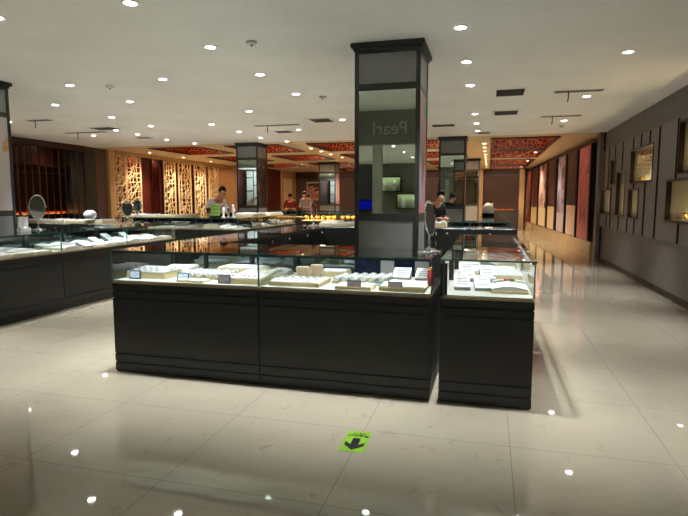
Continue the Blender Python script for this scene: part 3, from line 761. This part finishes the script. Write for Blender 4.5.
# small rings on the long flat tray of the right unit
ringm = None
def ring(p, grp, lab, m='silver'):
    global ringm
    if ringm is None:
        b = MB(); b.tube([(.013 * math.cos(a), 0, .014 + .013 * math.sin(a)) for a in [2 * PI * v / 10 for v in range(10)]], .0035, 5, None, True); b.ball((0, 0, .030), .006, None, 6)
        ringm = b.build('finger_ring', m); o = ringm
    else: o = ringm.copy(); COL.objects.link(o)
    o.location = p
    tag(o, lab, 'ring', grp)
for i in range(6):
    for j in range(3):
        ring((-1.66 + .063 * i, 4.08 + .09 * j, D0 + .0385), 'rings on the long flat tray', 'small silver ring on the long flat tray of the right front counter')
for i in range(5):
    for j in range(2):
        ring((-3.06 + .06 * i, 4.10 + .02 * j + .0, D0 + .066 + .003), 'rings on the raised cream block', 'small silver ring on the raised cream block of the left front counter') if j == 0 else None
# blue cloth lying behind the right front unit, red pouch at its end
b = MB()
import math as _m
vg = [[b.bm.verts.new((-1.19 + .78 * i / 20, 4.80 + .004 * _m.sin(i * 1.3 + j), D0 + .2 * j / 6)) for i in range(21)] for j in range(7)]
for j in range(6):
    for i in range(20): b.bm.faces.new((vg[j][i], vg[j][i + 1], vg[j + 1][i + 1], vg[j + 1][i]))
bmesh.ops.solidify(b.bm, geom=b.bm.faces[:], thickness=.006)
o = b.build('backdrop_cloth', 'navy_cloth'); tag(o, 'navy blue speckled cloth hung along the rear of the right front counter', 'cloth')
# gem counter on the right
def Q(kind, x, y, lab, rz=0, sc=1.0): return put(kind, (x, y, D0), rz, lab, 'display tray', None, sc)
Q('wedge', -.19, 4.28, 'left sloping white bracelet stand in front of the gem counter', .08, (.8, .95, .95))
Q('wedge', -.035, 4.28, 'second sloping white bracelet stand in front of the gem counter', .08, (.8, .95, .95))
Q('curved', .165, 4.24, 'arched white pad with red and green gems in the gem counter', 0, (.72, 1.15, 1))
Q('wedge', -.17, 4.74, 'left sloping white stand in the rear of the gem counter', .1, (.8, 1, 1.2))
Q('wedge', -.0, 4.76, 'right sloping white stand in the rear of the gem counter', .1, (.8, 1, 1.2))
Q('raised', .17, 4.80, 'raised olive edged tray in the rear of the gem counter', 0, (.62, 1, 1))
Q('ridged', -.12, 5.14, 'ridged ring tray deep inside the gem counter, left', 0, (1.1, .9, 1.4))
Q('ridged', .15, 5.14, 'ridged ring tray deep inside the gem counter, right', 0, (1.1, .9, 1.4))
b = MB(); b.tube([(.165 + .125 * math.cos(a), 4.27 + .085 * math.sin(a), D0 + .057 + .010 * math.sin(a)) for a in [PI * (.02 + .96 * v / 20) for v in range(21)]], .006, 6)
tag(b.build('pearl_necklace', 'pad_white'), 'white beaded necklace curved over the gem counter pad', 'necklace')
for k, (x, y, m) in enumerate([(.14, 4.26, 'ruby'), (.175, 4.29, 'ruby'), (.195, 4.26, 'jade'), (.18, 4.225, 'jade')]):
    b = MB(); b.ball((0, 0, .010), .015, None, 10, (1.2, .9, .55)); o = b.build('gemstone', m, None, (x, y, D0 + .071))
    tag(o, ['left red', 'upper red', 'right green', 'lower green'][k] + ' oval gem on the arched pad of the gem counter', 'gemstone')
fill((.33, 5.49), PI2, 1.43, .66, 'second right counter, front island', 77)
# red pouch between the counters
t = thing('gift_pouch', 'small red pouch with a gold neck, right end of the right front counter', 'pouch', (-.435, 4.30, D0))
b = MB(); b.lathe([(.02, 0), (.028, .02), (.03, .09), (.024, .13)], 14); b.build('pouch_body', 'red_cloth', t)
b = MB(); b.lathe([(.024, .1305), (.028, .14), (.024, .155)], 14); b.build('pouch_neck', 'gold', t)

# ---------------------------------------------------------------- table mirrors
def table_mirror(x, y, rz, label, h=.40, w=.17, tilt=-6):
    t = thing('table_mirror', label, 'mirror', (x, y, 1.0755), rz)
    b = MB(); b.lathe([(.10, 0), (.10, .006), (.085, .014), (.03, .022), (.014, .035), (.012, .07), (.018, .085), (.010, .10), (.008, h * .34)], 28); b.build('stand', 'chrome', t)
    cz = h * .34 + h * .32
    ry, rx = h * .34, w / 2
    tm = Matrix.Translation((0, 0, cz)) @ Matrix.Rotation(R(tilt), 4, 'X')
    b = MB(); n0 = b.n(); b.tube([(rx * math.cos(a), 0, ry * math.sin(a)) for a in [2 * PI * v / 36 for v in range(36)]], .009, 8, None, True); b.xf(n0, tm); rim = b.build('rim', 'chrome', t)
    b = MB(); n0 = b.n(); b.prism([((rx - .004) * math.cos(2 * PI * v / 36), (ry - .004) * math.sin(2 * PI * v / 36)) for v in range(36)], -.006, -.001); b.xf(n0, tm); b.build('mirror_glass', 'mirror_face', rim)
    b = MB(); n0 = b.n(); b.prism([((rx - .004) * math.cos(2 * PI * v / 36), (ry - .004) * math.sin(2 * PI * v / 36)) for v in range(36)], .0, .006); b.xf(n0, tm); b.build('mirror_back', 'chrome', rim)
    b = MB()
    for s_ in (-1, 1): b.ball((s_ * (rx + .012), 0, cz), .010, None, 8)
    b.build('pivot_screw', 'chrome', t)
table_mirror(-.47, 4.46, R(79), 'chrome oval mirror standing edge-on at the right end of the front island', .42, .24)
table_mirror(-6.30, 6.34, R(40), 'large chrome oval table mirror on the left counter near the picture edge', .50, .20)
table_mirror(-6.5, 8.60, R(62), 'small oval table mirror at the end of the left row, before the beige screens', .42, .20)
table_mirror(-2.86, 8.62, R(82), 'slim oval mirror seen edge-on on the rear left corner of the front island', .40, .2)
table_mirror(-8.7, 11.93, R(25), 'oval mirror with a pale back on the left rear island below the carved screen', .44, .20)

# things standing on glass tops
def top_tray(x, y, w, d, h, label, rz=0, m='tray_beige', pad='pad_white'):
    t = thing('display_tray', label, 'display tray', (x, y, 1.0755), rz)
    b = MB(); b.box(-w / 2, w / 2, -d / 2, d / 2, 0, h, None, .004); b.build('tray_base', m, t)
    b = MB(); b.box(-w / 2 + .01, w / 2 - .01, -d / 2 + .01, d / 2 - .01, h, h + .008)
    rnd = random.Random(int(x * 100 + y * 10))
    n = max(2, int(w / .12))
    for q in range(n): 
        xx = -w / 2 + .05 + (w - .1) * q / max(1, n - 1); b.box(xx - .03, xx + .03, -d / 2 + .03, d / 2 - .03, h + .008, h + .016 + rnd.random() * .02, None, .003)
    b.build('pad', pad, t)
top_tray(-7.2, 8.5, .78, .4, .045, 'long beige tray with white pads on the left island rear counter, right part')
top_tray(-8.08, 8.45, .9, .36, .05, 'long beige tray on the left island rear counter, left part')
for k in range(2): top_tray(-8.75 + 1.03 * k, 12.3, .95, .48, .045, f'wide cream tray lying on the left rear island front run, {ORD[k]} from the left')
top_tray(-6.1, 13.1, .5, .9, .07, 'cream tray with white pads on the nearer side counter of the left rear island')
top_tray(-6.1, 14.3, .5, 1.0, .06, 'cream tray with white pads on the farther side counter of the left rear island')
top_tray(-1.05, 8.72, .8, .35, .07, 'beige tray with a white top on the rear counter right of the tall column')
top_tray(-2.35, 8.70, .75, .4, .05, 'beige tray with white pads on the rear counter left of the tall column')
top_tray(-2.62, 8.72, .2, .3, .03, 'small blue cloth pad beside the slim oval mirror on the rear corner', .3, 'navy_cloth', 'navy_cloth') if False else None
# crumpled white cloth bag
def lump(x, y, z, r, m, name, label, cat, sc=(1, 1, .7), seed=3):
    rnd = random.Random(seed); b = MB(); b.ball((0, 0, r * sc[2]), r, None, 14, sc)
    for v in b.bm.verts:
        k = 1 + rnd.uniform(-.14, .14); v.co.x *= k; v.co.y *= k; v.co.z = max(0, v.co.z * (1 + rnd.uniform(-.1, .1)))
    return tag(b.build(name, m, None, (x, y, z)), label, cat)
lump(-7.1, 8.33, 1.1, .10, 'plastic_white', 'tissue_bundle', 'crumpled white tissue bundle on the beige tray of the left island', 'tissue', (1.2, 1, .8)).location.z = 1.16
t = thing('acrylic_card_stand', 'white card box beside the large oval mirror at the left edge', 'card stand', (-6.19, 5.98, 1.0755), R(75))
b = MB(); b.box(-.07, .07, -.05, .05, 0, .05); b.build('base_step', 'plastic_white', t)
b = MB(); b.box(-.065, .065, 0, .04, .05, .2); b.build('upright_box', 'plastic_white', t)
t = thing('trinket', 'small blue and gold trinket on top of the white card box', 'ornament', (-6.19, 5.98, 1.2765), 0)
b = MB(); b.ball((.015, .02, .012), .016, None, 8, (1.5, 1, .75)); b.build('blue_stone', 'screen_blue' if False else 'navy_cloth', t)
b = MB(); b.lathe([(.008, 0), (.012, .01), (.007, .03), (.012, .045), (.003, .06)], 10, None, (-.03, .02, 0)); b.build('gold_figure', 'gold', t)
# green leaflet sign
t = thing('leaflet_stand', 'light green upright leaflet sign on the left rear island by the white shirted person', 'sign', (-6.62, 12.15, 1.0755), R(10))
b = MB(); b.box(-.11, .11, -.004, .004, .04, .34, None, .002); b.build('green_sheet', 'sign_green', t)
b = MB(); b.box(-.13, .13, -.05, .05, 0, .04); b.build('stand_foot', 'groove_black', t)
b = MB()
for z in (.12, .2, .27): b.box(-.08, .08, -.0065, -.0045, z, z + .015)
b.build('print_lines', 'dark_pier', t)
# perfume / red glass items
def goblet(x, y, label, m='wine_glass_red', s=1.0):
    t = thing('goblet', label, 'glass', (x, y, 1.0755)); t.scale = (s, s, s)
    b = MB(); b.lathe([(.05, 0), (.05, .006), (.008, .015), (.007, .10)], 18); b.build('stem', 'chrome', t)
    b = MB(); b.lathe([(.012, .1005), (.05, .13), (.06, .19), (.055, .24)], 18); b.build('bowl', m, t)
goblet(-7.0, 12.5, 'dark red glass goblet on the left rear island before the screens', s=1.0)
goblet(-5.9, 17.95, 'orange red goblet standing on the golden lit counter', s=1.2)
# silver-and-red trinkets beside the person
for k, (dx, m) in enumerate(((0, 'plastic_white'), (.14, 'chrome'), (.27, 'plastic_white'))):
    t = thing('display_figure', ['white display figure with a red cap next to the green sign', 'chrome display figure between the two white ones by the green sign', 'right-hand white display figure by the green sign'][k], 'display figure', (-6.42 + dx, 12.2, 1.0755))
    b = MB(); b.lathe([(.05, 0), (.045, .02), (.02, .05), (.03, .12), (.045, .18), (.03, .24), (.014, .28)], 14); b.build('figure_body', m, t)
    b = MB(); b.ball((0, 0, .30), .032, None, 8, (1.2, 1, .7)); b.build('cap', 'red_cloth' if k == 0 else m, t)
# white bust with dark base on the right rear run
t = thing('display_bust', 'white rounded display bust on a dark base, on the counter run right of centre', 'display bust', (-.02, 15.6, 1.0755))
b = MB(); b.lathe([(.17, 0), (.17, .05), (.13, .07)], 24); b.build('dark_base', 'groove_black', t)
b = MB(); n0 = b.n(); b.lathe([(.15, .071), (.17, .12), (.165, .2), (.13, .28), (.07, .34), (.02, .355)], 28)
b.build('white_form', 'plastic_white', t)
b = MB(); b.lathe([(.03, 0), (.025, .04), (.012, .06)], 12, None, (.11, 0, .30)); b.build('white_knob', 'plastic_white', t)
t = thing('paper_cup', 'white paper cup beside the dark clothed person right of the tall column', 'cup', (-1.12, 11.25, 1.0755))
b = MB(); b.lathe([(.035, 0), (.045, .12)], 18); b.build('cup_body', 'plastic_white', t)
b = MB(); b.lathe([(.048, .1205), (.048, .13), (.04, .135)], 18); b.build('lid', 'plastic_white', t)

# ---------------------------------------------------------------- carved screens and left partition
def crackle(w, h, nx, ny, seed, th=.03):
    rnd = random.Random(seed); bm = bmesh.new()
    g = []
    for j in range(ny + 1):
        r_ = []
        for i in range(nx + 1):
            x, z = w * i / nx, h * j / ny
            if 0 < i < nx: x += rnd.uniform(-.32, .32) * w / nx
            if 0 < j < ny: z += rnd.uniform(-.32, .32) * h / ny
            r_.append(bm.verts.new((x - w / 2, 0, z)))
        g.append(r_)
    for j in range(ny):
        for i in range(nx):
            q = (g[j][i], g[j][i + 1], g[j + 1][i + 1], g[j + 1][i])
            c = rnd.random()
            if c < .35: bm.faces.new((q[0], q[1], q[2])); bm.faces.new((q[0], q[2], q[3]))
            elif c < .55: bm.faces.new((q[0], q[1], q[3])); bm.faces.new((q[1], q[2], q[3]))
            else: bm.faces.new(q)
    bm.normal_update()
    bmesh.ops.wireframe(bm, faces=bm.faces[:], thickness=th, use_replace=True, use_boundary=True, use_even_offset=False)
    return bm
SC = [(15.32, 15.85), (15.95, 16.68), (18.12, 18.85), (19.15, 20.0), (20.35, 21.2), (21.55, 22.35)]
for k, (y0, y1) in enumerate(SC):
    w = y1 - y0
    t = thing('carved_screen', f'cream openwork crackle screen hung on the left, {ORD[k]} from the front', 'screen', (-12.0, (y0 + y1) / 2, .6), PI2, 'cream carved hanging screens')
    b = MB(); b.bm.free(); b.bm = crackle(w, 2.38, 4, 14, 50 + k, .05); b.build('openwork_panel', 'screen_cream', t)
    b = MB(); b.box(-w / 2 - .03, -w / 2 - .001, -.03, .03, 0, 2.38); b.box(w / 2 + .001, w / 2 + .03, -.03, .03, 0, 2.38); b.build('side_rail', 'screen_cream', t)
    b = MB()
    for s_ in (-1, 1): b.box(s_ * w * .3 - .02, s_ * w * .3 + .02, -.02, .02, 2.385, 2.425)
    b.build('hanger', 'bronze', t)
b = MB(); b.box(-12.05, -11.95, 15.31, 23.4, .0, .6); struct(b.build('trim_7', 'dark_red'))
def red_frame(y0, y1, lb):
    t = thing('display_case', lb, 'cabinet', (-12.0, (y0 + y1) / 2, 0), PI2)
    w = (y1 - y0) / 2
    b = MB(); b.box(-w, w, .06, .6, 0, 3.02); b.build('cabinet_body', 'dark_red', t)
    b = MB(); b.box(-w, -w + .05, .0, .059, 0, 3.02); b.box(w - .05, w, .0, .059, 0, 3.02); b.box(-w + .05, w - .05, 0, .059, 2.94, 3.02); b.build('door_frame', 'rosewood', t)
red_frame(16.75, 17.4, 'tall dark red cabinet front between the second and third carved screens')
red_frame(17.8, 18.08, 'narrow dark red cabinet front right beside the third carved screen')
for k, z in enumerate((1.2, 1.7, 2.2, 2.7)):
    b = MB(); b.box(-13.28, -12.9, 15.4, 23.3, z, z + .05); tag(b.build('wall_shelf', 'rosewood'), f'long lit shelf behind the carved screens, {ORD[k]} from the floor', 'shelf')
t = thing('fill_strip', 'unseen warm strip added to light the red wall behind the carved screens', 'light', (-12.38, 19.3, 3.085))  # added strip, hidden behind the trim, brightens the wall
b = MB(); b.box(-.05, .05, -3.5, 3.5, 0, .064); b.build('strip', 'led_warm', t)
area('strip_fill_light', t, (0, 0, -.01), (0, R(-20), 0), .1, 7, 14, (1, .6, .3))
# brown strand partition with lit shelf behind
for k in range(19):
    y = 9.6 + 4.28 * k / 18
    t = thing('hanging_strand', f'brown hanging fabric strand, {ORD[k] if k < 14 else ["fifteenth","sixteenth","seventeenth","eighteenth","nineteenth"][k-14]} from the left in the dark partition', 'curtain strand', (-12.0, y, 0), 0, 'brown strands of the left partition')
    b = MB(); n0 = b.n(); b.box(-.008, .008, -.07, .07, .02, 2.93, None, .004); b.xf(n0, Matrix.Rotation(R(32 + 8 * math.sin(k * 2.1)), 4, 'Z')); b.build('strand', 'strand_brown', t)
    b = MB(); b.lathe([(.02, 2.931), (.02, 2.955), (.012, 2.975)], 10); b.build('ceiling_clip', 'bronze', t)
for k, (z, m) in enumerate(((1.08, 'rosewood'), (1.42, 'rosewood'), (2.3, 'rosewood'), (2.5, 'rosewood'))):
    t = thing('wall_shelf', ['orange lit lower shelf', 'thin shelf above the orange lit one', 'upper brown shelf', 'topmost brown shelf'][k] + ' behind the brown strands', 'shelf', (-12.84, 11.75, z))
    b = MB(); b.box(0, .3, -2.2, 2.2, 0, .03); b.build('board', m, t)
    if k == 0:
        b = MB(); b.box(.02, .06, -2.2, 2.2, .031, .09); b.build('glow_strip', 'led_orange', t)
        area('shelf_light', t, (.08, 0, .05), (0, R(-100), 0), .05, 4.2, 3, (1, .4, .12))
for k in range(7):
    t = thing('bottle', f'dim bottle on the orange lit shelf, {ORD[k]} from the left', 'bottle', (-12.66, 10.4 + .5 * k, 1.1105), 0, 'bottles on the orange lit shelf')
    b = MB(); b.lathe([(.04, 0), (.042, .02), (.042, .15), (.015, .2), (.013, .26)], 12); b.build('bottle_body', 'wine_glass_red', t)
    b = MB(); b.lathe([(.016, .2605), (.016, .28), (.01, .285)], 10); b.build('stopper', 'gold', t)
for k in range(3):
    o = copy_tree(DM[1]); o.location = (-12.45, 10.4 + 1.4 * k, CZ - .005) ; o['label'] = f'small warm downlight behind the brown strands, {ORD[k]} from the left'
    for c in o.children:
        if c.type == 'LIGHT': c.data = c.data.copy(); c.data.energy = 14

b = MB(); b.box(-12.07, -11.93, 9.3, 13.94, 2.98, CZ - .001); struct(b.build('trim_9', 'rosewood'))
# artwork on the far wall
art = poster_mat('print_lips', (.80, .55, .48), (.28, .10, .10), (.78, .50, .45), .2, 61, .52)
t = thing('wall_picture', 'square picture with a dark band over a pink ground on the far wall', 'picture', (-9.73, 29.88, 1.55))
b = MB(); b.box(-.55, .55, -.04, -.02, 0, .98); o = b.build('print', None, t); o.data.materials.append(art)
b = MB(); b.box(-.58, .58, -.019, .018, -.03, 1.01); b.build('frame', 'pad_cream', t)
b = MB(); b.prism([(-.5 + .1 * q, .72 + .12 * math.sin(PI * q / 10)) for q in range(11)] + [(.5 - .1 * q, .88 + .06 * math.sin(PI * q / 10)) for q in range(11)], -.046, -.0405); b.build('dark_brush_band', 'hair', t)
for k, (y, lb) in enumerate(((28.2, 'nearer'), (28.9, 'farther'))):
    t = thing('carved_screen', f'{lb} narrow cream openwork panel on the far left side wall', 'screen', (-10.97, y, .3), PI2)
    b = MB(); b.bm.free(); b.bm = crackle(.5, 2.4, 3, 14, 80 + k, .06); b.build('openwork_panel', 'screen_cream', t)
    b = MB(); b.box(-.28, -.251, -.02, .02, 0, 2.4); b.box(.251, .28, -.02, .02, 0, 2.4); b.build('side_rail', 'screen_cream', t)

# ---------------------------------------------------------------- people
def skin_mesh(verts, edges, radii, name, mat, parent, root=0, sub=2):
    me = bpy.data.meshes.new(name); me.from_pydata(verts, edges, [])
    o = bpy.data.objects.new(name, me); COL.objects.link(o)
    o.modifiers.new('s', 'SKIN'); sv = me.skin_vertices[0].data
    for i, r in enumerate(radii): sv[i].radius = r if isinstance(r, tuple) else (r, r); sv[i].use_root = (i == root)
    md = o.modifiers.new('u', 'SUBSURF'); md.levels = sub; md.render_levels = sub
    dg = bpy.context.evaluated_depsgraph_get(); ev = o.evaluated_get(dg)
    m2 = bpy.data.meshes.new_from_object(ev); m2.materials.clear(); m2.materials.append(M[mat])
    for p in m2.polygons: p.use_smooth = True
    COL.objects.unlink(o); bpy.data.objects.remove(o)
    n = bpy.data.objects.new(name, m2); COL.objects.link(n); n.parent = parent
    return n
def person(x, y, rz, label, shirt, s=1.0, lean=.25, arm=.35, hairlen=.0, facing=1):
    """standing figure facing local -y, leaning its head forward, hands resting in front"""
    t = thing('person', label, 'person', (x, y, 0), rz); t.scale = (s, s, s)
    ly = -lean
    # pelvis, spine, neck, head
    V = [(0, 0, .95), (0, ly * .25, 1.15), (0, ly * .6, 1.38), (0, ly * .85, 1.47), (0, ly * 1.05, 1.51), (0, ly * 1.3 - .02, 1.565), (0, ly * 1.45 - .02, 1.655)]
    Rr = [(.155, .11), (.14, .10), (.16, .105), (.075, .065), (.052, .052), (.078, .088), (.07, .08)]
    E = [(0, 1), (1, 2), (2, 3), (3, 4), (4, 5), (5, 6)]
    def add(chain, start):
        p = start
        for (v, r) in chain: V.append(v); Rr.append(r); E.append((p, len(V) - 1)); p = len(V) - 1
        return p
    for sx in (-1, 1):
        add([((sx * .19, ly * .62, 1.40), .06), ((sx * .245, ly * .5, 1.15), .045), ((sx * .17, ly * .6 - .2, 1.10), .038), ((sx * .09, ly * .6 - .33, 1.13), .028), ((sx * .07, ly * .6 - .38, 1.13), (.035, .02))], 2)
        w = len(V) - 1
        for f, (fx, fl) in enumerate(((-.03, .06), (-.01, .075), (.01, .07), (.028, .055))):
            add([((sx * (.07 + fx), ly * .6 - .41, 1.13), .0095), ((sx * (.07 + fx), ly * .6 - .41 - fl, 1.12), .008)], w)
        add([((sx * (.07 - .05), ly * .6 - .38, 1.12), .010)], w)
        add([((sx * .1, 0, .88), .09), ((sx * .11, -.01, .50), .06), ((sx * .11, .02, .10), .042), ((sx * .11, .0, .04), (.04, .035)), ((sx * .12, -.13, .035), (.04, .028))], 0)
    skin_mesh(V, E, Rr, 'body', 'skin', t)
    # shirt
    V2 = [(0, ly * .02, .93), (0, ly * .25, 1.15), (0, ly * .6, 1.38), (0, ly * .85, 1.465)]
    R2 = [(.175, .13), (.16, .12), (.18, .125), (.085, .075)]
    E2 = [(0, 1), (1, 2), (2, 3)]
    for sx in (-1, 1):
        n = len(V2); V2 += [(sx * .195, ly * .62, 1.40), (sx * .25, ly * .5, 1.15), (sx * .19, ly * .6 - .14, 1.115)]; R2 += [.075, .06, .052]; E2 += [(2, n), (n, n + 1), (n + 1, n + 2)]
    skin_mesh(V2, E2, R2, 'shirt', shirt, t)
    V3 = [(0, 0, .93)]; R3 = [(.17, .13)]; E3 = []
    for sx in (-1, 1):
        n = len(V3); V3 += [(sx * .105, 0, .84), (sx * .112, -.01, .50), (sx * .11, .02, .10)]; R3 += [.105, .076, .06]; E3 += [(0, n), (n, n + 1), (n + 1, n + 2)]
    skin_mesh(V3, E3, R3, 'trousers', 'trousers', t)
    hc = Vector((0, ly * 1.4 + .005, 1.665))
    b = MB(); b.ball(hc + Vector((0, .018, .008)), .108, None, 18, (.9, .98, 1.0))
    geo = [v for v in b.bm.verts if (v.co - hc).y < -.045 and v.co.z < hc.z + .045 or v.co.z < hc.z - .06 - hairlen]
    bmesh.ops.delete(b.bm, geom=geo, context='VERTS'); b.build('hair', 'hair', t)
    b = MB()
    for sx in (-1, 1): b.ball(hc + Vector((sx * .032, -.092, -.02)), .009, None, 8)
    b.build('eyes', 'hair', t)
    b = MB(); b.ball(hc + Vector((0, -.104, -.045)), .014, None, 8, (.8, 1, 1.3)); b.build('nose', 'skin', t)
    b = MB(); b.ball(hc + Vector((0, -.095, -.085)), .016, None, 8, (1.4, .5, .4)); b.build('mouth', 'ruby', t)
    return t
person(-7.35, 13.35, R(55), 'person in a white shirt bending over the counter of the left rear island, facing right', 'shirt_white', 1.06, .42)
person(-1.28, 12.55, R(35), 'person in dark clothes bending forward, half hidden right of the tall mirrored column', 'shirt_black', .98, .3)
person(-8.55, 22.5, R(20), 'person in red with dark hair at the far dark counter, leftmost of the far group', 'shirt_red', 1.02, .25)
person(-7.82, 22.6, R(-5), 'person in a light grey shirt in the middle of the far group', 'shirt_grey', 1.08, .15)
person(-7.2, 22.05 - .0 if False else 22.45, R(-40), 'person in black at the right of the far group beside the column', 'shirt_black', 1.02, .2).location = (-7.8, 23.4, 0)

# ---------------------------------------------------------------- exit sticker on the floor
def text_mesh(s, size, name, mat, parent, loc, rot, ext=.001, align='CENTER'):
    c = bpy.data.curves.new(name, 'FONT'); c.body = s; c.size = size; c.extrude = ext; c.offset = size * .02 if size < .1 else 0; c.align_x = align
    o = bpy.data.objects.new(name, c); COL.objects.link(o)
    dg = bpy.context.evaluated_depsgraph_get(); me = bpy.data.meshes.new_from_object(o.evaluated_get(dg))
    COL.objects.unlink(o); bpy.data.objects.remove(o)
    me.materials.clear(); me.materials.append(M[mat])
    n = bpy.data.objects.new(name, me); COL.objects.link(n); n.parent = parent; n.location = loc; n.rotation_euler = rot
    return n
t = thing('floor_sticker', 'lime green exit arrow sticker on the floor before the front counter', 'sticker', (-.765, 3.115, 0), PI + R(1))
b = MB(); b.box(-.077, .077, -.145, .145, .0003, .0014); b.build('green_sheet', 'sticker_green', t)
b = MB(); n0 = b.n()
# arrow pointing local +y (towards the camera after the half turn)
pts = [(-.024, -.045), (.024, -.045), (.024, .045), (.062, .01), (.062, .055), (0, .118), (-.062, .055), (-.062, .01), (-.024, .045)]
vs_ = [b.bm.verts.new((x, y, .0017)) for x, y in pts]; vt = [b.bm.verts.new((x, y, .0023)) for x, y in pts]
b.bm.faces.new(vs_); b.bm.faces.new(vt[::-1])
for k in range(9): b.bm.faces.new((vs_[k], vs_[(k + 1) % 9], vt[(k + 1) % 9], vt[k]))
b.build('arrow', 'sticker_black', t)
text_mesh('安全出口', .034, 'exit_characters', 'sticker_black', t, (0, -.092, .0018), (0, 0, 0), .0003)
text_mesh('E X I T', .028, 'exit_word', 'sticker_black', t, (0, -.127, .0018), (0, 0, 0), .0003)

# ---------------------------------------------------------------- what the column mirrors show: the entrance behind the camera
b = MB(); b.box(-9, 2.69, 1.28, 1.5, 2.54, 3.149); struct(b.build('wall_entrance_header', 'pearl_wall'))
t = thing('shop_sign', 'raised lettering reading Pearl on the entrance header, seen reversed in the column mirror', 'sign', (-1.80, 1.502, 2.80))
text_mesh('Pearl', .33, 'letters', 'pearl_letter', t, (0, .008, -.085), (R(90), 0, PI), .006)
b = MB(); b.box(-2.13, -1.97, 1.3, 1.48, 0, 2.539); struct(b.build('trim_8', 'pearl_letter'))
b = MB(); b.box(-9, -3.25, -4.2, -4.0, 0, 2.538); struct(b.build('wall_entrance_left', 'dark_pier'))
t = thing('wall_screen', 'wide blue lit screen on the dark wall behind the camera, seen in the column mirror', 'screen', (-3.87, -3.99, 1.22))
b = MB(); b.box(-.6, .6, 0, .04, 0, .30); b.build('housing', 'groove_black', t)
b = MB(); b.box(-.58, .58, .041, .045, .02, .28); b.build('display', 'screen_blue', t)
for k, (x, z) in enumerate(((-4.35, 1.93), (-3.45, 1.17))):
    t = thing('display_niche', ['upper', 'lower'][k] + ' green lit niche with busts, seen in the column mirror', 'display niche', (x, YB + .001, z))
    b = MB(); b.box(-.52, .52, 0, .06, 0, .6); b.build('back_panel', 'niche_glass_green', t)
    b = MB(); b.box(-.56, -.521, 0, .3, -.03, .63); b.box(.521, .56, 0, .3, -.03, .63); b.box(-.52, .52, 0, .3, .601, .64); b.box(-.52, .52, 0, .3, -.04, -.001); b.build('niche_frame', 'bronze', t)
    area('niche_light', t, (0, .2, .59), (R(-15), 0, 0), 1.0, .03, .45, (.95, 1, .8))
    for q in (-.25, .25):
        bb = MB(); bb.lathe([(.09, 0), (.08, .03), (.1, .2), (.12, .3), (.04, .38), (.035, .48)], 16)
        tag(bb.build('display_bust', 'plastic_white', None, (x + q, YB + .17, z)), f"white bust {'left' if q < 0 else 'right'} in the {['upper', 'lower'][k]} niche behind the camera", 'display bust')
t = thing('fret_screen', 'grey fretwork screen by the left wall, seen in the left column mirror', 'screen', (-12.1, 1.9, 0))
b = MB(); b.box(-.62, .62, -.03, 0, 0, 3.08); b.build('frosted_sheet', 'column_panel', t)
b = MB()
for x in (-.62, .6, -.2, .2): b.box(x, x + .03, .001, .04, .2, 3.08)
b.build('upright_bars', 'groove_black', t)
b = MB()
for q, (x0, x1, z) in enumerate([(-.59, -.2, .6), (-.17, .2, .9), (.23, .6, .5), (-.59, -.2, 1.3), (-.17, .2, 1.6), (.23, .6, 1.2), (-.59, -.2, 2.0), (-.17, .2, 2.3), (.23, .6, 1.9), (-.59, -.2, 2.7), (.23, .6, 2.6)]): b.box(x0, x1, .001, .035, z, z + .04)
b.build('cross_bars', 'groove_black', t)
area('screen_fill_light', t, (0, 1.2, 3.1), (R(-35), 0, 0), 1.0, .1, 25, (.9, .97, 1))  # lamp added in front of the screen to brighten its reflection
counter((-1.2, -2.5), PI, 2.6, .6, 'long lit counter behind the camera, seen in the column mirror', light=3)

# ---------------------------------------------------------------- world, camera, view
w = bpy.data.worlds.new('World'); S.world = w; w.use_nodes = True
w.node_tree.nodes['Background'].inputs[0].default_value = (.9, .95, 1, 1); w.node_tree.nodes['Background'].inputs[1].default_value = .02
cd = bpy.data.cameras.new('Camera'); cam = bpy.data.objects.new('Camera', cd); COL.objects.link(cam)
cd.sensor_width = 36; cd.lens = 535 / 688 * 36; cd.clip_end = 200; cd.clip_start = .05
cam.location = (0, 0, 1.5); cam.rotation_euler = (R(90 - 6.13), 0, R(15.1))
S.camera = cam
S.view_settings.view_transform = 'Standard'; S.view_settings.look = 'None'; S.view_settings.gamma = 1; S.view_settings.use_curve_mapping = False
S.view_settings.exposure = 1.92
S.cycles.max_bounces = 10; S.cycles.transparent_max_bounces = 24; S.cycles.glossy_bounces = 6; S.cycles.diffuse_bounces = 5
S.cycles.use_denoising = True
S.cycles.sample_clamp_indirect = 4.0
S.cycles.caustics_reflective = False; S.cycles.caustics_refractive = False
